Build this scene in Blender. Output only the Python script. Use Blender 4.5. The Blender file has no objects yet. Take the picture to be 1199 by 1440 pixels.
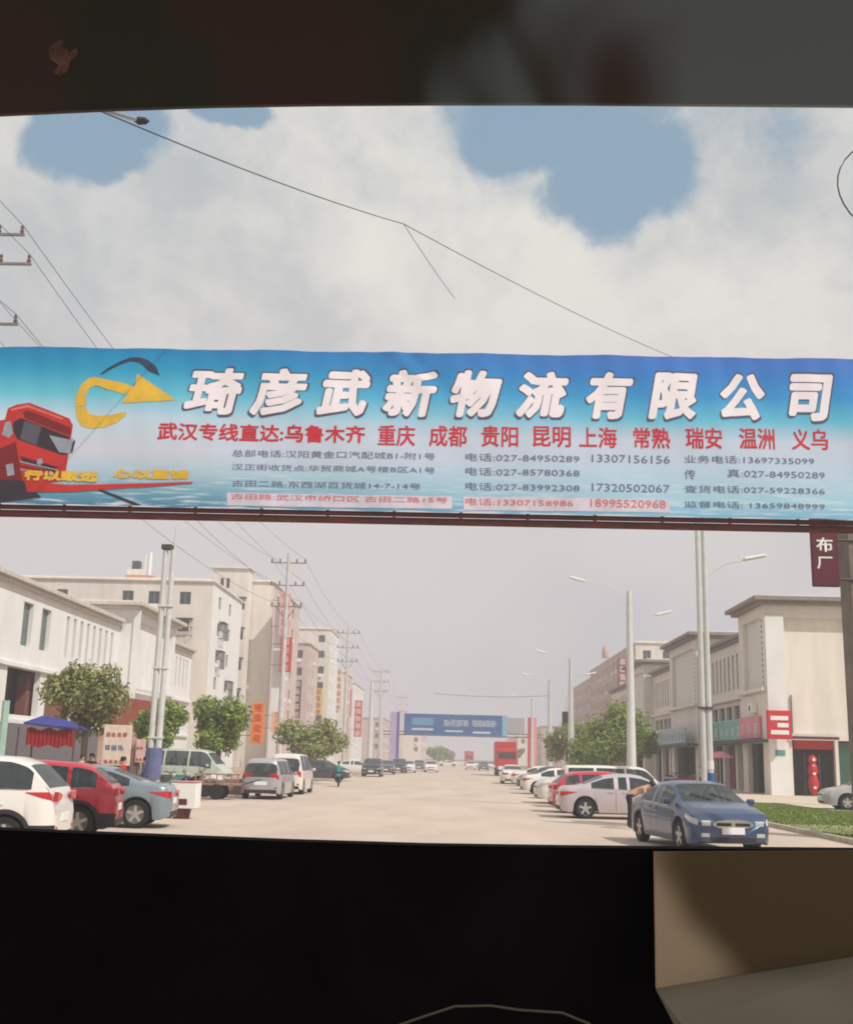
import bpy, math, random
import numpy as np
from mathutils import Vector, Matrix
from math import radians as RD, sin, cos, pi, sqrt
random.seed(7)
SC = bpy.context.scene
COL = SC.collection

# ------------------------------------------------------------------ camera
F = 1560.0                       # focal length in pixels of a 1199 x 1440 picture
PITCH, YAW, ROLL = 0.2181656, 0.0306608, 0.026
CP = Vector((0, 0, 1.8))
RM = Matrix.Rotation(YAW, 3, 'Z') @ Matrix.Rotation(pi / 2 + PITCH, 3, 'X') @ Matrix.Rotation(ROLL, 3, 'Z')
cam = bpy.data.cameras.new('camera'); co = bpy.data.objects.new('camera', cam); COL.objects.link(co)
co.matrix_world = Matrix.Translation(CP) @ RM.to_4x4()
cam.sensor_fit = 'VERTICAL'; cam.sensor_height = 24; cam.lens = F / 1440 * 24
cam.clip_start = .05; cam.clip_end = 6000
SC.camera = co

def at(u, v, d):                 # point seen at a spot of the photograph, d metres up the road
    r = RM @ Vector(((u - 600) / F, -(v - 720) / F, -1)); return CP + r * (d / r.y)
def gx(u, d):                    # x near the horizon
    return at(u, 1067 + (u - 640) * .026, d).x
def ray(u, v):
    return (RM @ Vector(((u - 600) / F, -(v - 720) / F, -1))).normalized()

# ------------------------------------------------------------------ light
SUN_EL, SUN_AZ = RD(47), RD(128)             # azimuth clockwise from +Y: behind the camera, to the right
sd = Vector((sin(SUN_AZ) * cos(SUN_EL), cos(SUN_AZ) * cos(SUN_EL), sin(SUN_EL)))
sl = bpy.data.lights.new('sun', 'SUN'); sl.energy = 3.4; sl.angle = RD(.6); sl.color = (1, .96, .915)
so = bpy.data.objects.new('sun', sl); COL.objects.link(so); so.rotation_euler = sd.to_track_quat('Z', 'Y').to_euler()
SC.view_settings.view_transform = 'Standard'; SC.view_settings.look = 'None'
SC.view_settings.gamma = 1; SC.view_settings.use_curve_mapping = False; SC.view_settings.exposure = 0.11
SC.render.engine = 'CYCLES'
SC.render.filter_size = 1.9
SC.cycles.filter_width = 1.9
SC.cycles.volume_bounces = 1; SC.cycles.max_bounces = 7; SC.cycles.diffuse_bounces = 3

def lin(c):
    if isinstance(c, str):
        c = [int(c[i:i + 2], 16) / 255 for i in (0, 2, 4)]
    else: c = [x / 255 for x in c]
    return tuple(x / 12.92 if x <= .04045 else ((x + .055) / 1.055) ** 2.4 for x in c) + (1,)

W = bpy.data.worlds.new('World'); SC.world = W; W.use_nodes = True
nt = W.node_tree; N = nt.nodes; L = nt.links; N.clear()
def nd(t, **k):
    n = N.new(t)
    for a, b in k.items(): setattr(n, a, b)
    return n
def mth(op, a, b=None, c=None, clamp=False):
    n = nd('ShaderNodeMath', operation=op); n.use_clamp = clamp
    for i, x in enumerate((a, b, c)):
        if x is None: continue
        if isinstance(x, (int, float)): n.inputs[i].default_value = x
        else: L.new(x, n.inputs[i])
    return n.outputs[0]
def vdot(a, v):
    n = nd('ShaderNodeVectorMath', operation='DOT_PRODUCT'); L.new(a, n.inputs[0]); n.inputs[1].default_value = v
    return n.outputs['Value']
def noise(vec, scale, det=5, rough=.55, off=(0, 0, 0)):
    ad = nd('ShaderNodeVectorMath', operation='ADD'); L.new(vec, ad.inputs[0]); ad.inputs[1].default_value = off
    n = nd('ShaderNodeTexNoise'); n.inputs['Scale'].default_value = scale; n.inputs['Detail'].default_value = det
    n.inputs['Roughness'].default_value = rough; L.new(ad.outputs[0], n.inputs['Vector']); return n
def sstep(x, a, b):
    n = nd('ShaderNodeMapRange', interpolation_type='SMOOTHSTEP'); L.new(x, n.inputs[0])
    n.inputs[1].default_value = a; n.inputs[2].default_value = b; return n.outputs[0]
def mixc(f, a, b):
    n = nd('ShaderNodeMix', data_type='RGBA')
    if isinstance(f, (int, float)): n.inputs[0].default_value = f
    else: L.new(f, n.inputs[0])
    for i, x in ((6, a), (7, b)):
        if isinstance(x, tuple): n.inputs[i].default_value = x
        else: L.new(x, n.inputs[i])
    return n.outputs[2]
tc = nd('ShaderNodeTexCoord'); D = tc.outputs['Generated']
sky = nd('ShaderNodeTexSky', sky_type='NISHITA'); sky.sun_disc = False
sky.sun_elevation = SUN_EL; sky.sun_rotation = SUN_AZ; sky.air_density = 1.0; sky.dust_density = 2.0
# domain warp gives the clouds their billowing edges
w1 = noise(D, 5.0, 6, .6); w1s = nd('ShaderNodeVectorMath', operation='SUBTRACT'); L.new(w1.outputs['Color'], w1s.inputs[0]); w1s.inputs[1].default_value = (.5, .5, .5)
w2 = nd('ShaderNodeVectorMath', operation='SCALE'); L.new(w1s.outputs[0], w2.inputs[0]); w2.inputs['Scale'].default_value = .10
w3 = nd('ShaderNodeVectorMath', operation='ADD'); L.new(D, w3.inputs[0]); L.new(w2.outputs[0], w3.inputs[1]); WD = w3.outputs[0]
def gap(u, v, ru, rv, ang=0):
    c = ray(u, v); rt = ray(u + 60, v) - c; rt = (rt - c * rt.dot(c)).normalized(); up = c.cross(rt).normalized() * -1
    a = RD(ang); r2 = rt * cos(a) + up * sin(a); u2 = up * cos(a) - rt * sin(a)
    x = mth('DIVIDE', vdot(WD, tuple(r2)), ru / F); y = mth('DIVIDE', vdot(WD, tuple(u2)), rv / F)
    x = mth('SUBTRACT', x, c.dot(r2) / (ru / F)); y = mth('SUBTRACT', y, c.dot(u2) / (rv / F))
    z = mth('SUBTRACT', 1.0, mth('ADD', mth('MULTIPLY', x, x), mth('MULTIPLY', y, y)))
    front = mth('GREATER_THAN', vdot(D, tuple(c)), .5)
    return mth('SUBTRACT', mth('MULTIPLY', mth('ADD', mth('MAXIMUM', z, -1.0), 1.0), front), 1.0)
g = None
for a in ((150, 200, 88, 62, 10), (140, 215, 84, 58, 0), (795, 175, 150, 76, 0), (890, 262, 108, 86, 0), (330, 160, 60, 26, 0)):
    x = gap(*a); g = x if g is None else mth('MAXIMUM', g, x)
big = noise(D, 1.6, 3, .5, (3.1, 7.7, 1.3)).outputs['Fac']
g = mth('MAXIMUM', g, mth('MULTIPLY', mth('SUBTRACT', big, .76), 6.0))   # more gaps all round the sky
fine = noise(WD, 14, 6, .62).outputs['Fac']
g = mth('ADD', g, mth('MULTIPLY', mth('SUBTRACT', fine, .5), 1.7))
blue = sstep(g, -.28, .42)
sep = nd('ShaderNodeSeparateXYZ'); L.new(D, sep.inputs[0]); EL = sep.outputs['Z']
blue = mth('MULTIPLY', blue, sstep(EL, .18, .34))
# cloud body: soft light and grey masses
sh1 = noise(WD, 3.4, 5, .55, (1.7, .3, 4.2)).outputs['Fac']
sh2 = noise(WD, 11, 6, .6, (9.7, 2.3, 4.2)).outputs['Fac']
sh = mth('ADD', mth('MULTIPLY', sh1, .65), mth('MULTIPLY', sh2, .35))
cloud = mixc(sstep(sh, .38, .60), lin((184, 188, 190)), lin((224, 221, 214)))
thin = noise(WD, 4.2, 5, .6, (5.2, 8.3, .4)).outputs['Fac']
cloud = mixc(mth('MULTIPLY', sstep(thin, .5, .7), .42), cloud, lin((158, 174, 188)))
lowc = mixc(sstep(noise(D, 2.6, 3, .5, (2, 2, 2)).outputs['Fac'], .4, .62), lin((192, 188, 192)), lin((210, 203, 203)))
cloud = mixc(sstep(EL, .16, .46), lowc, cloud)
nz = nd('ShaderNodeVectorMath', operation='SCALE'); L.new(sky.outputs[0], nz.inputs[0]); nz.inputs['Scale'].default_value = .065
bl = mixc(.78, nz.outputs[0], lin((146, 174, 194)))
skyc = mixc(blue, cloud, bl)
skyc = mixc(sstep(EL, 0.0, -.12), skyc, lin((120, 112, 104)))
bg = nd('ShaderNodeBackground'); L.new(skyc, bg.inputs[0]); bg.inputs[1].default_value = 1.0
wo = nd('ShaderNodeOutputWorld'); L.new(bg.outputs[0], wo.inputs[0])

# ------------------------------------------------------------------ materials
MC = {}
def mat(name, c, rough=.8, metal=0, var=.12, scale=3.0, bump=0.0, spec=.4, c2=None, det=5, island=0, trans=0, coat=0, scales=None):
    if name in MC: return MC[name]
    m = bpy.data.materials.new(name); m.use_nodes = True; t = m.node_tree; b = t.nodes['Principled BSDF']
    b.inputs['Roughness'].default_value = rough; b.inputs['Metallic'].default_value = metal
    b.inputs['Specular IOR Level'].default_value = spec
    if coat: b.inputs['Coat Weight'].default_value = coat; b.inputs['Coat Roughness'].default_value = .06
    c = lin(c); d = lin(c2) if c2 else tuple(x * (1 - var * 2) for x in c[:3]) + (1,)
    tx = t.nodes.new('ShaderNodeTexCoord'); n = t.nodes.new('ShaderNodeTexNoise')
    mp = t.nodes.new('ShaderNodeMapping'); mp.inputs['Scale'].default_value = scales or (1, 1, 1)
    t.links.new(tx.outputs['Object'], mp.inputs[0]); t.links.new(mp.outputs[0], n.inputs['Vector'])
    n.inputs['Scale'].default_value = scale; n.inputs['Detail'].default_value = det; n.inputs['Roughness'].default_value = .6
    r = t.nodes.new('ShaderNodeMapRange'); t.links.new(n.outputs['Fac'], r.inputs[0]); r.inputs[1].default_value = .33; r.inputs[2].default_value = .68
    mx = t.nodes.new('ShaderNodeMix'); mx.data_type = 'RGBA'; t.links.new(r.outputs[0], mx.inputs[0]); mx.inputs[6].default_value = c; mx.inputs[7].default_value = d
    out = mx.outputs[2]
    if island:
        ge = t.nodes.new('ShaderNodeNewGeometry'); hs = t.nodes.new('ShaderNodeHueSaturation')
        mr = t.nodes.new('ShaderNodeMapRange'); t.links.new(ge.outputs['Random Per Island'], mr.inputs[0]); mr.inputs[3].default_value = 1 - island; mr.inputs[4].default_value = 1 + island
        t.links.new(mr.outputs[0], hs.inputs['Value']); t.links.new(out, hs.inputs['Color']); out = hs.outputs[0]
    t.links.new(out, b.inputs['Base Color'])
    if bump:
        bp = t.nodes.new('ShaderNodeBump'); bp.inputs['Strength'].default_value = bump; bp.inputs['Distance'].default_value = .02
        n2 = t.nodes.new('ShaderNodeTexNoise'); n2.inputs['Scale'].default_value = scale * 9; n2.inputs['Detail'].default_value = 4
        t.links.new(mp.outputs[0], n2.inputs['Vector']); t.links.new(n2.outputs['Fac'], bp.inputs['Height']); t.links.new(bp.outputs[0], b.inputs['Normal'])
    if trans:
        tr = t.nodes.new('ShaderNodeBsdfTranslucent'); t.links.new(out, tr.inputs[0]); ms = t.nodes.new('ShaderNodeMixShader'); ms.inputs[0].default_value = trans
        t.links.new(b.outputs[0], ms.inputs[1]); t.links.new(tr.outputs[0], ms.inputs[2]); t.links.new(ms.outputs[0], t.nodes['Material Output'].inputs[0])
    MC[name] = m; return m
concrete = mat('pale_concrete_road', (200, 183, 167), .9, c2=(182, 164, 148), scale=.45, bump=.4, det=12, scales=(1, .3, 1))
paving = mat('forecourt_paving', (176, 152, 130), .9, var=.1, scale=.8, bump=.3)
soil = mat('ground_soil', (120, 108, 88), .95, var=.2, scale=.5)
kerbm = mat('kerb_concrete', (190, 178, 160), .85)
grassm = mat('grass_blades', (126, 146, 58), .7, var=.2, scale=1.2, island=.35, trans=.25)
turf = mat('turf_soil', (112, 128, 62), .95, c2=(150, 138, 104), scale=.35)
wallw = mat('white_render_wall', (232, 229, 224), .85, var=.07, scale=.9, bump=.1, scales=(1, 1, .3))
wallg = mat('warm_grey_render', (226, 217, 208), .85, var=.08, scales=(1, 1, .3), scale=.9, bump=.1)
wallc = mat('cream_render', (230, 221, 208), .85, var=.09, scale=.8, bump=.1, scales=(1, 1, .22))
wallp = mat('pinkish_render', (206, 184, 174), .85, var=.06, scale=.5)
wallb = mat('brown_render', (188, 160, 148), .85, var=.1, scale=.5)
capm = mat('cornice_grey', (146, 132, 124), .8)
panelg = mat('recess_panel', (216, 212, 206), .8, var=.04)
glass = mat('window_glass', (48, 54, 58), .12, var=.15, spec=.8)
glassg = mat('greenish_glass', (78, 104, 98), .12, var=.15, spec=.8)
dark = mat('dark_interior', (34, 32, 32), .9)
alum = mat('aluminium_frame', (170, 172, 170), .4, metal=.6)
rubber = mat('tyre_rubber', (30, 29, 29), .85)
rimm = mat('alloy_rim', (206, 204, 196), .35, metal=.5)
trimd = mat('dark_plastic_trim', (44, 42, 43), .6)
cglass = mat('car_window_glass', (62, 74, 78), .06, var=.1, spec=1.0)
_t = cglass.node_tree; _b = _t.nodes['Principled BSDF']; _tr = _t.nodes.new('ShaderNodeBsdfTransparent'); _tr.inputs[0].default_value = (.62, .68, .68, 1)
_m = _t.nodes.new('ShaderNodeMixShader'); _m.inputs[0].default_value = .42; _t.links.new(_b.outputs[0], _m.inputs[1]); _t.links.new(_tr.outputs[0], _m.inputs[2]); _t.links.new(_m.outputs[0], _t.nodes['Material Output'].inputs[0])
redlamp = mat('red_lamp_lens', (190, 20, 24), .2, var=.1, spec=.8)
clearlamp = mat('clear_lamp_lens', (205, 205, 200), .12, var=.2, spec=.9)
chrome = mat('chrome', (220, 220, 218), .15, metal=.9)
plate = mat('number_plate_white', (232, 230, 226), .5, var=.02)
polem = mat('galvanised_pole', (208, 208, 204), .5, metal=.15, var=.06)
concp = mat('concrete_pole', (206, 202, 196), .85)
bark = mat('bark', (92, 76, 60), .95, var=.2, scale=8, bump=.5)
leafA = mat('leaf_green', (158, 172, 82), .6, c2=(106, 128, 56), scale=1.6, island=.45, trans=.3)
leafB = mat('leaf_brownish', (172, 168, 108), .6, c2=(108, 122, 66), scale=1.3, island=.45, trans=.3)
redm = mat('red_paint', (196, 24, 32), .6); whitem = mat('white_paint', (232, 230, 224), .6, var=.04)
orangem = mat('orange_sign', (240, 124, 16), .6); yellowm = mat('yellow_sign', (226, 196, 70), .6)
purplem = mat('purple_sign', (92, 74, 150), .6); pinkm = mat('pink_sign', (226, 140, 150), .6); maroon = mat('maroon_sign', (96, 24, 44), .6)
bluem = mat('blue_sign', (34, 96, 160), .6); tealm = mat('teal_cloth', (60, 150, 146), .8); greenm = mat('pale_green_sign', (120, 180, 172), .6)
steeld = mat('dark_steel', (84, 80, 80), .6, metal=.3); rust = mat('rusty_red_steel', (110, 48, 44), .7, c2=(70, 44, 40), scale=3)
wirem = mat('black_cable', (52, 48, 50), .6)
brickr = mat('brick_red_sheet', (170, 88, 76), .8)
cloudb = mat('blue_tarp', (58, 62, 140), .75, var=.2)
skin = mat('skin', (190, 140, 112), .6, var=.05); hairm = mat('black_hair', (28, 24, 24), .6)

# ------------------------------------------------------------------ mesh helpers
class MB:
    def __init__(s): s.v = []; s.f = []; s.mi = []; s.cur = 0
    def add(s, vs, fs):
        b = len(s.v); s.v += [tuple(v) for v in vs]; s.f += [tuple(i + b for i in f) for f in fs]; s.mi += [s.cur] * len(fs); return s
    def box(s, x0, x1, y0, y1, z0, z1):
        vs = [(x, y, z) for z in (z0, z1) for y in (y0, y1) for x in (x0, x1)]
        return s.add(vs, [(0, 2, 3, 1), (4, 5, 7, 6), (0, 1, 5, 4), (2, 6, 7, 3), (0, 4, 6, 2), (1, 3, 7, 5)])
    def cbox(s, c, sz): return s.box(c[0] - sz[0] / 2, c[0] + sz[0] / 2, c[1] - sz[1] / 2, c[1] + sz[1] / 2, c[2] - sz[2] / 2, c[2] + sz[2] / 2)
    def bbox(s, x0, x1, y0, y1, z0, z1, b):        # box with chamfered edges
        vs = []; 
        for sx, ex in ((x0, 1), (x1, -1)):
            for sy, ey in ((y0, 1), (y1, -1)):
                for sz, ez in ((z0, 1), (z1, -1)):
                    vs += [(sx, sy + ey * b, sz + ez * b), (sx + ex * b, sy, sz + ez * b), (sx + ex * b, sy + ey * b, sz)]
        import bmesh
        bm = bmesh.new()
        for v in vs: bm.verts.new(v)
        r = bmesh.ops.convex_hull(bm, input=bm.verts[:]); bm.verts.index_update()
        s.add([v.co[:] for v in bm.verts], [[v.index for v in f.verts] for f in bm.faces]); bm.free(); return s
    def tube(s, pts, r, n=8, caps=True):
        pts = [Vector(p) for p in pts]; rs = r if isinstance(r, (list, tuple)) else [r] * len(pts); vs = []; fs = []
        for i, p in enumerate(pts):
            t = (pts[min(i + 1, len(pts) - 1)] - pts[max(i - 1, 0)]).normalized()
            a = Vector((0, 0, 1)) if abs(t.z) < .9 else Vector((1, 0, 0)); u = t.cross(a).normalized(); w = t.cross(u)
            for k in range(n):
                q = 2 * pi * k / n; vs.append(p + (u * cos(q) + w * sin(q)) * rs[i])
        for i in range(len(pts) - 1):
            for k in range(n): fs.append((i * n + k, i * n + (k + 1) % n, (i + 1) * n + (k + 1) % n, (i + 1) * n + k))
        if caps: fs += [tuple(range(n)), tuple(range((len(pts) - 1) * n, len(pts) * n))[::-1]]
        return s.add(vs, fs)
    def lathe(s, prof, c=(0, 0, 0), n=20, axis='Z', cap=True):   # prof: (r, h)
        vs = []; fs = []
        for r, h in prof:
            for k in range(n):
                q = 2 * pi * k / n; a, b = r * cos(q), r * sin(q)
                vs.append({'Z': (c[0] + a, c[1] + b, c[2] + h), 'Y': (c[0] + a, c[1] + h, c[2] + b), 'X': (c[0] + h, c[1] + a, c[2] + b)}[axis])
        m = len(prof)
        for i in range(m - 1):
            for k in range(n): fs.append((i * n + k, i * n + (k + 1) % n, (i + 1) * n + (k + 1) % n, (i + 1) * n + k))
        if cap and prof[0][0] > 1e-4: fs.append(tuple(range(n))[::-1])
        if cap and prof[-1][0] > 1e-4: fs.append(tuple(range((m - 1) * n, m * n)))
        return s.add(vs, fs)
    def prism(s, poly, d, off=(0, 0, 0)):               # poly in x,z extruded in y by d
        n = len(poly); vs = [(x + off[0], off[1], z + off[2]) for x, z in poly] + [(x + off[0], off[1] + d, z + off[2]) for x, z in poly]
        return s.add(vs, [tuple(range(n)), tuple(range(n, 2 * n))[::-1]] + [(i, i + n, (i + 1) % n + n, (i + 1) % n) for i in range(n)])
    def mesh(s, name, mats, smooth=False):
        m = bpy.data.meshes.new(name); m.from_pydata(s.v, [], s.f)
        for x in (mats if isinstance(mats, (list, tuple)) else [mats]): m.materials.append(x)
        m.polygons.foreach_set('material_index', s.mi)
        if smooth: m.polygons.foreach_set('use_smooth', [True] * len(m.polygons)); m.set_sharp_from_angle(angle=RD(38))
        m.update(); return m
    def obj(s, name, mats, parent=None, smooth=False, loc=None):
        o = bpy.data.objects.new(name, s.mesh(name, mats, smooth)); COL.objects.link(o)
        if parent: o.parent = parent
        if loc: o.location = loc
        return o
def fixn(o):
    import bmesh
    bm = bmesh.new(); bm.from_mesh(o.data); bmesh.ops.recalc_face_normals(bm, faces=bm.faces[:]); bm.to_mesh(o.data); bm.free(); return o
def tag(o, label=None, cat=None, group=None, kind=None):
    if label: o['label'] = label
    if cat: o['category'] = cat
    if group: o['group'] = group
    if kind: o['kind'] = kind
    return o
def thing(name, label, cat, loc=(0, 0, 0), rz=0, group=None):
    o = bpy.data.objects.new(name, None); COL.objects.link(o); o.location = loc; o.rotation_euler = (0, 0, rz); o.empty_display_size = .3
    return tag(o, label, cat, group)
def inst(name, mesh, parent, loc=(0, 0, 0), rot=(0, 0, 0), sc=(1, 1, 1)):
    o = bpy.data.objects.new(name, mesh); COL.objects.link(o); o.parent = parent; o.location = loc; o.rotation_euler = rot; o.scale = sc; return o
KIDS = {}
def copy_tree(o, parent=None):
    c = o.copy(); COL.objects.link(c); c.parent = parent
    for ch in list(o.children): copy_tree(ch, c)
    return c
def dup(o, loc, rz, label, group=None):
    c = copy_tree(o); c.location = loc; c.rotation_euler = (0, 0, rz); c['label'] = label
    if group: c['group'] = group
    return c
def text_mesh(name, s, w, h, m, bold=0.0, shear=0.0, extrude=.0, space=1.0):
    """flat lettering scaled to w x h, origin at its lower left corner, in the XZ plane facing -Y"""
    cu = bpy.data.curves.new(name, 'FONT'); cu.body = s; cu.size = 1; cu.offset = bold; cu.shear = shear; cu.extrude = extrude; cu.space_character = space; cu.resolution_u = 2
    o = bpy.data.objects.new(name, cu); COL.objects.link(o); dg = bpy.context.evaluated_depsgraph_get(); dg.update()
    me = bpy.data.meshes.new_from_object(o.evaluated_get(dg)); bpy.data.objects.remove(o); bpy.data.curves.remove(cu)
    xs = [v.co.x for v in me.vertices]; ys = [v.co.y for v in me.vertices]; x0, x1, y0, y1 = min(xs), max(xs), min(ys), max(ys)
    for v in me.vertices: v.co = ((v.co.x - x0) / (x1 - x0) * w, -v.co.z, (v.co.y - y0) / (y1 - y0) * h)
    me.materials.clear(); me.materials.append(m); me.name = name; return me

def heavy_text(name, s, w, h, m, grow, shear=0.0, rows=120):
    """bold lettering: the glyphs are sampled on a fine grid, thickened by grow metres and rebuilt from runs of cells"""
    me = text_mesh(name, s, w - 2 * grow - shear * h, h - 2 * grow, m); c = h / rows; cols = int((w - shear * h) / c) + 1
    g = np.zeros((rows, cols), bool); co_ = np.array([v.co[:] for v in me.vertices]); X = (co_[:, 0] + grow) / c; Z = (co_[:, 2] + grow) / c
    me.calc_loop_triangles()
    for t in me.loop_triangles:
        a, b, d = t.vertices; xs = X[[a, b, d]]; zs = Z[[a, b, d]]
        x0, x1, z0, z1 = max(0, int(xs.min())), min(cols - 1, int(xs.max()) + 1), max(0, int(zs.min())), min(rows - 1, int(zs.max()) + 1)
        if x1 < x0 or z1 < z0: continue
        gx_, gz_ = np.meshgrid(np.arange(x0, x1 + 1) + .5, np.arange(z0, z1 + 1) + .5)
        def e(i, j): return (xs[j] - xs[i]) * (gz_ - zs[i]) - (zs[j] - zs[i]) * (gx_ - xs[i])
        e0, e1, e2 = e(0, 1), e(1, 2), e(2, 0)
        g[z0:z1 + 1, x0:x1 + 1] |= ((e0 >= 0) & (e1 >= 0) & (e2 >= 0)) | ((e0 <= 0) & (e1 <= 0) & (e2 <= 0))
    bpy.data.meshes.remove(me); k = grow / c; out = g.copy()
    for dz in range(-int(k), int(k) + 1):
        for dx in range(-int(k), int(k) + 1):
            if dx * dx + dz * dz > k * k + .3 or (dx == 0 and dz == 0): continue
            t = np.zeros_like(g); za, zb, xa, xb = max(0, dz), rows + min(0, dz), max(0, dx), cols + min(0, dx)
            t[za:zb, xa:xb] = g[za - dz:zb - dz, xa - dx:xb - dx]; out |= t
    b = MB()
    for j in range(rows):
        row = np.concatenate(([0], out[j].astype(int), [0])); d = np.diff(row)
        for i0, i1 in zip(np.where(d == 1)[0], np.where(d == -1)[0]):
            s0, s1 = shear * j * c, shear * (j + 1) * c
            b.add([(i0 * c + s0, 0, j * c), (i1 * c + s0, 0, j * c), (i1 * c + s1, 0, (j + 1) * c), (i0 * c + s1, 0, (j + 1) * c)], [(0, 1, 2, 3)])
    return b.mesh(name, m)

# ------------------------------------------------------------------ ground
def sheet(name, pts, z, m, label=None):
    b = MB(); b.add([(x, y, z) for x, y in pts], [tuple(range(len(pts)))]); return tag(b.obj(name, m), label, kind='structure')
sheet('ground', [(-900, -60), (900, -60), (900, 2600), (-900, 2600)], -.012, soil)
sheet('road', [(-9.5, -8), (9.7, -8), (9.7, 900), (-9.5, 900)], 0, concrete)
sheet('forecourt', [(-40, -8), (-9.5, -8), (-9.5, 900), (-40, 900)], .004, paving)
sheet('driveway', [(15.8, 48.5), (40, 48.5), (40, 56), (15.8, 56)], .09, mat('pale_pavement', (206, 190, 168), .9, var=.08, scale=.8))
sheet('pavement', [(9.86, 56), (40, 56), (40, 900), (9.86, 900)], .10, mat('pale_pavement', (206, 190, 168), .9, var=.08, scale=.8))
kb = MB()
y = 8.0
while y < 320:
    kb.bbox(9.7, 9.86, y, y + 1.98, -.01, .13, .012); y += 2.0
tag(kb.obj('kerb', kerbm), kind='structure')
sheet('verge', [(9.86, 8), (40, 8), (40, 56), (9.86, 56)], .075, turf)
gb = MB(); rr = random.Random(3)
for i in range(60000):
    x = 10.0 + rr.random() ** 1.2 * 17; y = 24 + rr.random() * 32
    if x > 15.7 and 48.3 < y: continue
    bare = sin(x * .9 + 1) * cos(y * .45) + .35 * sin(x * 3.1 + y)
    if y < 36 and bare > -.1 + (y - 27) * .05 and rr.random() < .85: continue
    a = rr.random() * 6.28; h = .02 + rr.random() * .05; w = .02 + rr.random() * .025
    gb.add([(x - w * cos(a), y - w * sin(a), .07), (x + w * cos(a), y + w * sin(a), .07), (x + rr.uniform(-.04, .04), y + rr.uniform(-.04, .04), .075 + h)], [(0, 1, 2)])
tag(gb.obj('grass', grassm), 'short green grass on the roadside verge', 'grass', kind='stuff')

# ------------------------------------------------------------------ facade tools
def facade(mb, o, ux, nrm, Wd, H, holes, dep=.25):
    """wall sheet with real openings. o = lower left corner, ux = unit along wall, nrm = outward, holes = (u0,v0,u1,v1)"""
    o = Vector(o); ux = Vector(ux); n = Vector(nrm); z = Vector((0, 0, 1))
    us = sorted(set([0, Wd] + [h[0] for h in holes] + [h[2] for h in holes])); vs = sorted(set([0, H] + [h[1] for h in holes] + [h[3] for h in holes]))
    for i in range(len(us) - 1):
        for j in range(len(vs) - 1):
            cu, cv = (us[i] + us[i + 1]) / 2, (vs[j] + vs[j + 1]) / 2
            if any(h[0] < cu < h[2] and h[1] < cv < h[3] for h in holes): continue
            mb.add([o + ux * a + z * b for a, b in ((us[i], vs[j]), (us[i + 1], vs[j]), (us[i + 1], vs[j + 1]), (us[i], vs[j + 1]))], [(0, 1, 2, 3)])
    for a0, b0, a1, b1 in holes:
        c = [o + ux * a + z * b for a, b in ((a0, b0), (a1, b0), (a1, b1), (a0, b1))]; d = [p - n * dep for p in c]
        mb.add(c + d, [(i, (i + 1) % 4, (i + 1) % 4 + 4, i + 4) for i in range(4)])
WM = {}
def window(parent, o, ux, nrm, u0, v0, u1, v1, dep=.2, mull=1, gm=None, fm=None, name='window'):
    w, h = round(u1 - u0, 3), round(v1 - v0, 3); key = (w, h, mull, gm and gm.name, fm and fm.name)
    if key not in WM:
        b = MB(); t = .05
        b.box(0, t, -.04, .02, 0, h).box(w - t, w, -.04, .02, 0, h).box(t, w - t, -.04, .02, 0, t).box(t, w - t, -.04, .02, h - t, h)
        for k in range(mull):
            x = w * (k + 1) / (mull + 1); b.box(x - t / 2, x + t / 2, -.035, .02, t, h - t)
        g = MB(); g.add([(.03, -.01, .03), (w - .03, -.01, .03), (w - .03, -.01, h - .03), (.03, -.01, h - .03)], [(0, 1, 2, 3)])
        WM[key] = (b.mesh('window', fm or alum), g.mesh('pane', gm or glass))
    p = Vector(o) + Vector(ux) * u0 + Vector((0, 0, v0)) - Vector(nrm) * dep
    a = math.atan2(ux[1], ux[0])
    f = inst(name, WM[key][0], parent, p, (0, 0, a)); inst('pane', WM[key][1], f); return f
def strokes(mb, o, ux, sz, seed, nrm, t=.006):
    """a character-like cluster of strokes where the photograph is too blurred to read"""
    r = random.Random(seed); o = Vector(o); ux = Vector(ux); z = Vector((0, 0, 1)); n = Vector(nrm) * t
    def bar(a0, b0, a1, b1):
        c = [o + ux * a * sz + z * b * sz + n for a, b in ((a0, b0), (a1, b0), (a1, b1), (a0, b1))]; mb.add(c, [(0, 1, 2, 3)])
    for k in range(4):
        y = .06 + .25 * k + r.uniform(-.03, .03); a = r.uniform(0, .25); bar(a, y, 1 - r.uniform(0, .25), y + .11)
    for k in range(3):
        x = .1 + .33 * k + r.uniform(-.05, .05); c = r.uniform(0, .3); bar(x, c, x + .12, 1 - r.uniform(0, .3))
def vsign(label, u, v0, v1, d, w, m, mt, n, group=None, seed=1, th=.25):
    """tall sign board standing out from a house front, facing down the road"""
    p0 = at(u, v1, d); p1 = at(u, v0, d); h = p1.z - p0.z
    t = thing('vertical_sign', label, 'sign', (p0.x, d, p0.z), 0, group)
    MB().bbox(-w / 2, w / 2, 0, th, 0, h, .03).obj('board', m, t)
    lb = MB(); s = min(w * .72, h / n * .8)
    for k in range(n): strokes(lb, (-s / 2, 0, h * (k + .5) / n - s / 2), (1, 0, 0), s, seed * 17 + k, (0, -1, 0))
    lb.obj('lettering', mt, t)
    side = -1 if p0.x < 0 else 1
    for zz in (h * .2, h * .8): MB().tube([(side * w / 2, th / 2, zz), (side * (w / 2 + 1.2), th / 2, zz)], .04, 6).obj('bracket', steeld, t)
    return t

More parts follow.
